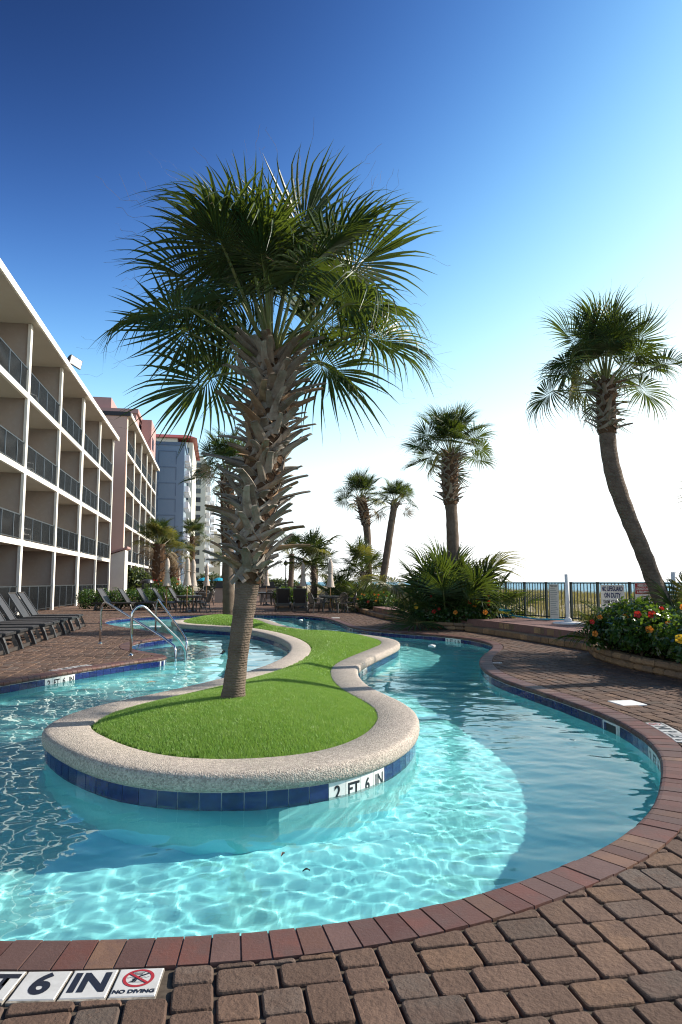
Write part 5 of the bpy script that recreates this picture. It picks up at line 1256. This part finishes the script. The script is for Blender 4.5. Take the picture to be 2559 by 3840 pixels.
def table(x, y, label, w=1.05):
    o = empty('patio_table', (x, y, 0), 0, label, 'table', 'patio tables'); mb = MB(); mb.lathe([(w/2-.01, .70), (w/2, .705), (w/2, .725), (w/2-.012, .735)], 28); mb.build('table_top', M['table'], o)
    mb = MB(); mb.lathe([(w/2-.05, .64), (w/2-.05, .699)], 24); mb.build('apron', M['black_plastic'], o)
    for k in range(4): a = R(45+90*k); mb = MB(); mb.bar((.36*math.cos(a), .36*math.sin(a), .68), (.44*math.cos(a), .44*math.sin(a), 0), .045); mb.build('leg', M['black_plastic'], o)
def umbrella(x, y, label, top=2.38, base=.0, s=1.0):
    o = empty('closed_umbrella', (x, y, 0), random.uniform(0, 6), label, 'umbrella', 'closed patio umbrellas'); mb = MB(); mb.tube([(0, 0, .02), (0, 0, top-.02)], .019, 8); mb.build('pole', M['wood'], o, True)
    mb = MB(); mb.lathe([(.22, 0), (.22, .05), (.06, .08), (.04, .2), (.025, .22)], 16); mb.build('base', M['black_plastic'], o)
    n = 20; prof = [(0, .0), (.04, .01), (.12, .10), (.165, .30), (.15, .52), (.11, .60), (.135, .66), (.19, .90), (.26, 1.18), (.28, 1.22)]
    v, f = [], []
    for j, (r_, dz) in enumerate(prof):
        for k in range(n):
            a = 2*math.pi*k/n; rr = r_*(1+.30*math.cos(a*n/2*1.0)*(1 if k % 2 else -1)*min(1, r_*9))*s; v.append((rr*math.cos(a), rr*math.sin(a), top-dz*s-(.03*(k % 2) if j == len(prof)-1 else 0)))
    for j in range(len(prof)-1):
        for k in range(n): f.append((j*n+k, (j+1)*n+k, (j+1)*n+(k+1) % n, j*n+(k+1) % n))
    cn = link('canopy', mesh('canopy', v, f, M['canvas']), o)
    mb = MB(); mb.lathe([(.125*s, -.025), (.132*s, 0), (.125*s, .025)], 16, (0, 0, top-.60*s)); mb.build('tie_strap', M['canvas'], cn)
    mb = MB(); mb.lathe([(.012, 0), (.022, .02), (.012, .05), (.002, .06)], 10, (0, 0, top-.01)); mb.build('finial', M['wood'], o)
umbrella(-7.76, 30.6, 'closed taupe umbrella farthest left before the bushy palm', 2.42); umbrella(-12.85, 52, 'far closed umbrella second from the left'); umbrella(-12.68, 53.6, 'far closed umbrella third from the left')
umbrella(-6.9, 30.8, 'left of the two tall closed umbrellas in front of the slim palm', 2.45); umbrella(-6.9, 32, 'right of the two tall closed umbrellas in front of the slim palm', 2.42); umbrella(-7.77, 39.7, 'closed umbrella under the distant tan tower')
umbrella(-4.45, 41, 'closed umbrella just right of the island palm trunk'); umbrella(-.48, 31, 'closed umbrella over the table in front of the fan palms', 2.36); umbrella(-1.99, 36, 'closed umbrella half hidden by the young cabbage palm')
table(-.48, 31, 'round dark table with umbrella in front of the fan palms')
for i, (x, y, a, lb) in enumerate(((-.05, 30.35, 120, 'chair in front of the umbrella table at right'), (-1.1, 30.6, 30, 'chair left of the umbrella table by the fan palms'), (.35, 31.3, 190, 'chair right of the umbrella table by the fan palms'), (-.7, 31.9, -70, 'chair behind the umbrella table by the fan palms'))): chair(x, y, R(a), lb, 'chairs at the umbrella table')
table(-7.0, 31.6, 'round dark table below the two tall umbrellas', 1.2)
tb = [(-8.6, 39.9), (-6.2, 42.5), (-9.2, 44.5), (-4.6, 41.0)]
table(-8.7, 41.2, 'dark table behind the back loungers', 1.2); table(-4.45, 41, 'dark table right of the island palm trunk'); table(-9.8, 46, 'farthest dark table near the bushy palm', 1.2)
CG = 'chairs around the back tables'
for i, (x, y, a, lb) in enumerate(((-7.75, 40.4, 190, 'brown slatted chair nearest the pool among the back tables'), (-8.2, 40.0, 120, 'brown chair second nearest among the back tables'), (-9.4, 40.3, 50, 'brown chair left of the table behind the back loungers'), (-9.5, 41.6, 0, 'brown chair at the far left of the table behind the loungers'), (-8.4, 42.2, -100, 'brown chair behind the table behind the back loungers'),
    (-9.2, 45.1, 100, 'chair at the near side of the farthest table'), (-10.6, 45.6, 20, 'chair at the left of the farthest table'), (-9.0, 46.5, 200, 'chair at the right of the farthest table'),
    (-5.3, 40.7, 10, 'chair left of the table beside the island palm trunk'), (-4.2, 40.0, 110, 'chair in front of the table right of the island palm trunk'), (-3.7, 41.1, 180, 'chair right of the table beside the island palm trunk'),
    (-7.7, 31.2, 20, 'chair left of the table below the two tall umbrellas'), (-6.3, 31.4, 170, 'chair right of the table below the two tall umbrellas'))): chair(x, y, R(a), lb, CG)
# grills / counters behind
for i, (x, y, lb) in enumerate(((-7.9, 46, 'square stucco counter with dark lid behind the back chairs'), (-4.95, 46.6, 'stucco counter with dark top right of the island palm trunk'))):
    o = empty('bar_counter', (x, y, 0), AX, lb, 'counter'); wbox(o, 'base', (-.55, -.4, 0), (.55, .4, .95), M['stucco']); wbox(o, 'top', (-.65, -.5, .952), (.65, .5, 1.02), M['dark_roof']); wbox(o, 'lid', (-.45, -.35, 1.022), (.4, .35, 1.38), M['black_plastic'])
# litter bin
o = empty('litter_bin', (-10.74, 38, 0), AX, 'dark litter bin with hooded top behind the hedge', 'bin')
mb = MB(); mb.lathe([(.28, 0), (.33, .05), (.36, 1.0), (.34, 1.04)], 20); mb.build('body', M['black_plastic'], o)
for k in range(4): a = R(45+90*k); mb = MB(); mb.bar((.31*math.cos(a), .31*math.sin(a), 1.04), (.30*math.cos(a), .30*math.sin(a), 1.30), .09, .06); mb.build('hood_post', M['black_plastic'], o)
mb = MB(); mb.lathe([(.36, 1.28), (.38, 1.32), (.33, 1.44), (.18, 1.5), (.02, 1.52)], 20); mb.build('hood', M['black_plastic'], o)
# white posts with flat bases on the terrace
for x, y, z, lb in ((5.65, 17.17, .318, 'white plastic post with round base standing on the terrace'), (6.55, 13.5, .318, 'white plastic post behind the leaning palm trunk')):
    o = empty('white_post', (x, y, z), 0, lb, 'post', 'white posts'); mb = MB(); mb.tube([(0, 0, .03), (0, 0, 1.235)], .052, 14); mb.build('tube', M['pvc'], o, True)
    mb = MB(); mb.lathe([(.36, 0), (.38, .02), (.36, .045), (.1, .06), (.075, .14), (.055, .16)], 24); mb.build('base', M['pvc'], o, True)
# rolled blue float cover at the end of the terrace
mb = MB(); v = []; 
for j in range(9):
    for k in range(10):
        a = math.pi*k/9; rr = .34*(1-.35*abs(j/8-.45))*(1+.12*math.sin(j*2.1+k)); v.append((-.7+1.4*j/8, rr*1.2*math.cos(a), .02+rr*.75*math.sin(a)))
mb.add(v, [(j*10+k, j*10+k+1, (j+1)*10+k+1, (j+1)*10+k) for j in range(8) for k in range(9)]+[tuple(range(10)), tuple(range(89, 79, -1))]); tp = mb.build('blue_cover', M['bluetarp'], None, True, (4.55, 20.9, .32), (0, 0, R(-65))); tag(tp, 'crumpled blue cover lying on the terrace beside the fan palms', 'cover')
mb = MB(); mb.tube([(4.75, 20.0, .42), (5.3, 18.7, .36), (5.85, 17.6, .40)], .02, 8); tag(mb.build('pool_pole', M['bluetarp'], None, True), 'long thin blue pole lying along the fence foot', 'pole')
# lamp post and blue awnings far away
o = empty('lamp_post', (-5.64, 70, 0), 0, 'thin dark lamp post against the sky at the far end', 'lamp post'); mb = MB(); mb.tube([(0, 0, 0), (0, 0, 3.0)], [.07, .05], 8); mb.build('pole', M['dark_roof'], o); mb = MB(); mb.lathe([(.06, 0), (.2, .12), (.22, .35), (.1, .5), (.02, .6)], 10, (0, 0, 3.0)); mb.build('lantern', M['dark_roof'], o)
for x, y, lb in ((-16.0, 80, 'left blue beach umbrella far beyond the deck'), (-14.4, 81, 'right blue beach umbrella far beyond the deck')):
    o = empty('beach_umbrella', (x, y, 0), 0, lb, 'umbrella', 'blue beach umbrellas'); mb = MB(); mb.tube([(0, 0, 0), (0, 0, 1.85)], .03, 6); mb.build('pole', M['pvc'], o); mb = MB(); mb.lathe([(.8, 1.5), (.65, 1.65), (.35, 1.8), (.02, 1.87)], 12); mb.build('canopy', M['bluetarp'], o)

# white chairs on the balconies
def balcony_chair_mesh():
    mb = MB(); mb.box((-.22, -.22, .40), (.22, .22, .43)); 
    for k in range(-3, 4): mb.bar((-.21, k*.06, .43), (-.36, k*.055, .98-.008*k*k), .045, .014)
    mb.tube([(-.21, .24, .43), (-.30, .25, .75), (-.37, .12, 1.0), (-.37, -.12, 1.0), (-.30, -.25, .75), (-.21, -.24, .43)], .02, 6)
    for s in (-1, 1):
        mb.bar((.2, s*.21, .42), (.25, s*.26, 0), .045); mb.bar((-.2, s*.21, .42), (-.28, s*.26, 0), .045); mb.tube([(-.28, s*.25, .66), (.18, s*.27, .64), (.24, s*.25, .2)], .022, 6)
    return mb.mesh('balcony_chair', M['pvc'])
BC = balcony_chair_mesh(); FLN = ['ground', 'second', 'third', 'fourth', 'fifth']; BAYN = ['first', 'second', 'third', 'fourth', 'fifth', 'sixth']
for wing, s0, bay, nf, z0s, occ in (('near', -17.6, 5.97, .0, [0, 3.06, 6.05, 9.2], [(2,3),(3,2),(4,2),(5,2),(5,3),(4,3),(3,3),(5,1),(3,1),(1,3),(2,2),(4,1),(2,1)]), ('far', 23.6, 5.68, .3, [0, 3.1, 6.2, 9.3, 12.4], [(0,3),(1,4),(2,4),(1,2),(3,3),(4,3),(3,4)])):
    for b, fl in occ:
        for q, (dy, dx, sd_) in enumerate(((1.6, -.75, 'nearer'), (2.7, -.7, 'farther'))):
            o = link('balcony_chair', BC, None, sn(s0+b*bay+dy, nf+dx, z0s[fl]+.01), (0, 0, AX+R(-20+70*q+(b*31+fl*17) % 40-20)))
            tag(o, 'white chair, %s of two, %s floor, %s balcony along the %s wing' % (sd_, FLN[fl], BAYN[b], wing), 'chair', 'white balcony chairs')
# small float light on the water
for x, y, lb in ((2.15, 16.4, 'small round white float on the water below the far bank'), (-1.6, 27.4, 'small white float in the far channel')):
    mb = MB(); mb.lathe([(.05, -.02), (.09, 0), (.085, .02), (.03, .035), (.005, .04)], 14); tag(mb.build('pool_float', M['pvc'], None, True, (x, y, WATER_Z+.0)), lb, 'float', 'pool floats')

# small leaf litter
M['litter'] = mat('dry_leaf', (.45, .38, .27), .8, .2, noise=(30, (.32, .24, .15), .4, .7))
M['litter_dark'] = mat('wet_leaf', (.03, .022, .015), .4, .4)
for x, y, z, L, m, a, lb in ((-2.0, 7.35, .30, .10, 'litter', 30, 'pale fallen leaf on the turf left of the palm trunk'), (-.32, 3.93, WATER_Z+.012, .05, 'litter_dark', 70, 'small dark leaf floating in the near water'), (-.18, 3.72, WATER_Z+.012, .04, 'litter_dark', 10, 'dark twig of leaf floating near the front coping')):
    v = []; n = 6
    for k in range(n+1):
        t = k/n; w = L*.16*math.sin(math.pi*min(1, t*.92+.06)); v += [(L*(t-.5), -w, .010*math.sin(t*3)+.006), (L*(t-.5), 0, .010*math.sin(t*3)), (L*(t-.5), w, .010*math.sin(t*3)+.007)]
    f = [(3*k+c, 3*k+c+1, 3*k+c+4, 3*k+c+3) for k in range(n) for c in (0, 1)]
    tag(link('fallen_leaf', mesh('fallen_leaf', v, f, M[m], True), None, (x, y, z), (R(8), 0, R(a))), lb, 'leaf')
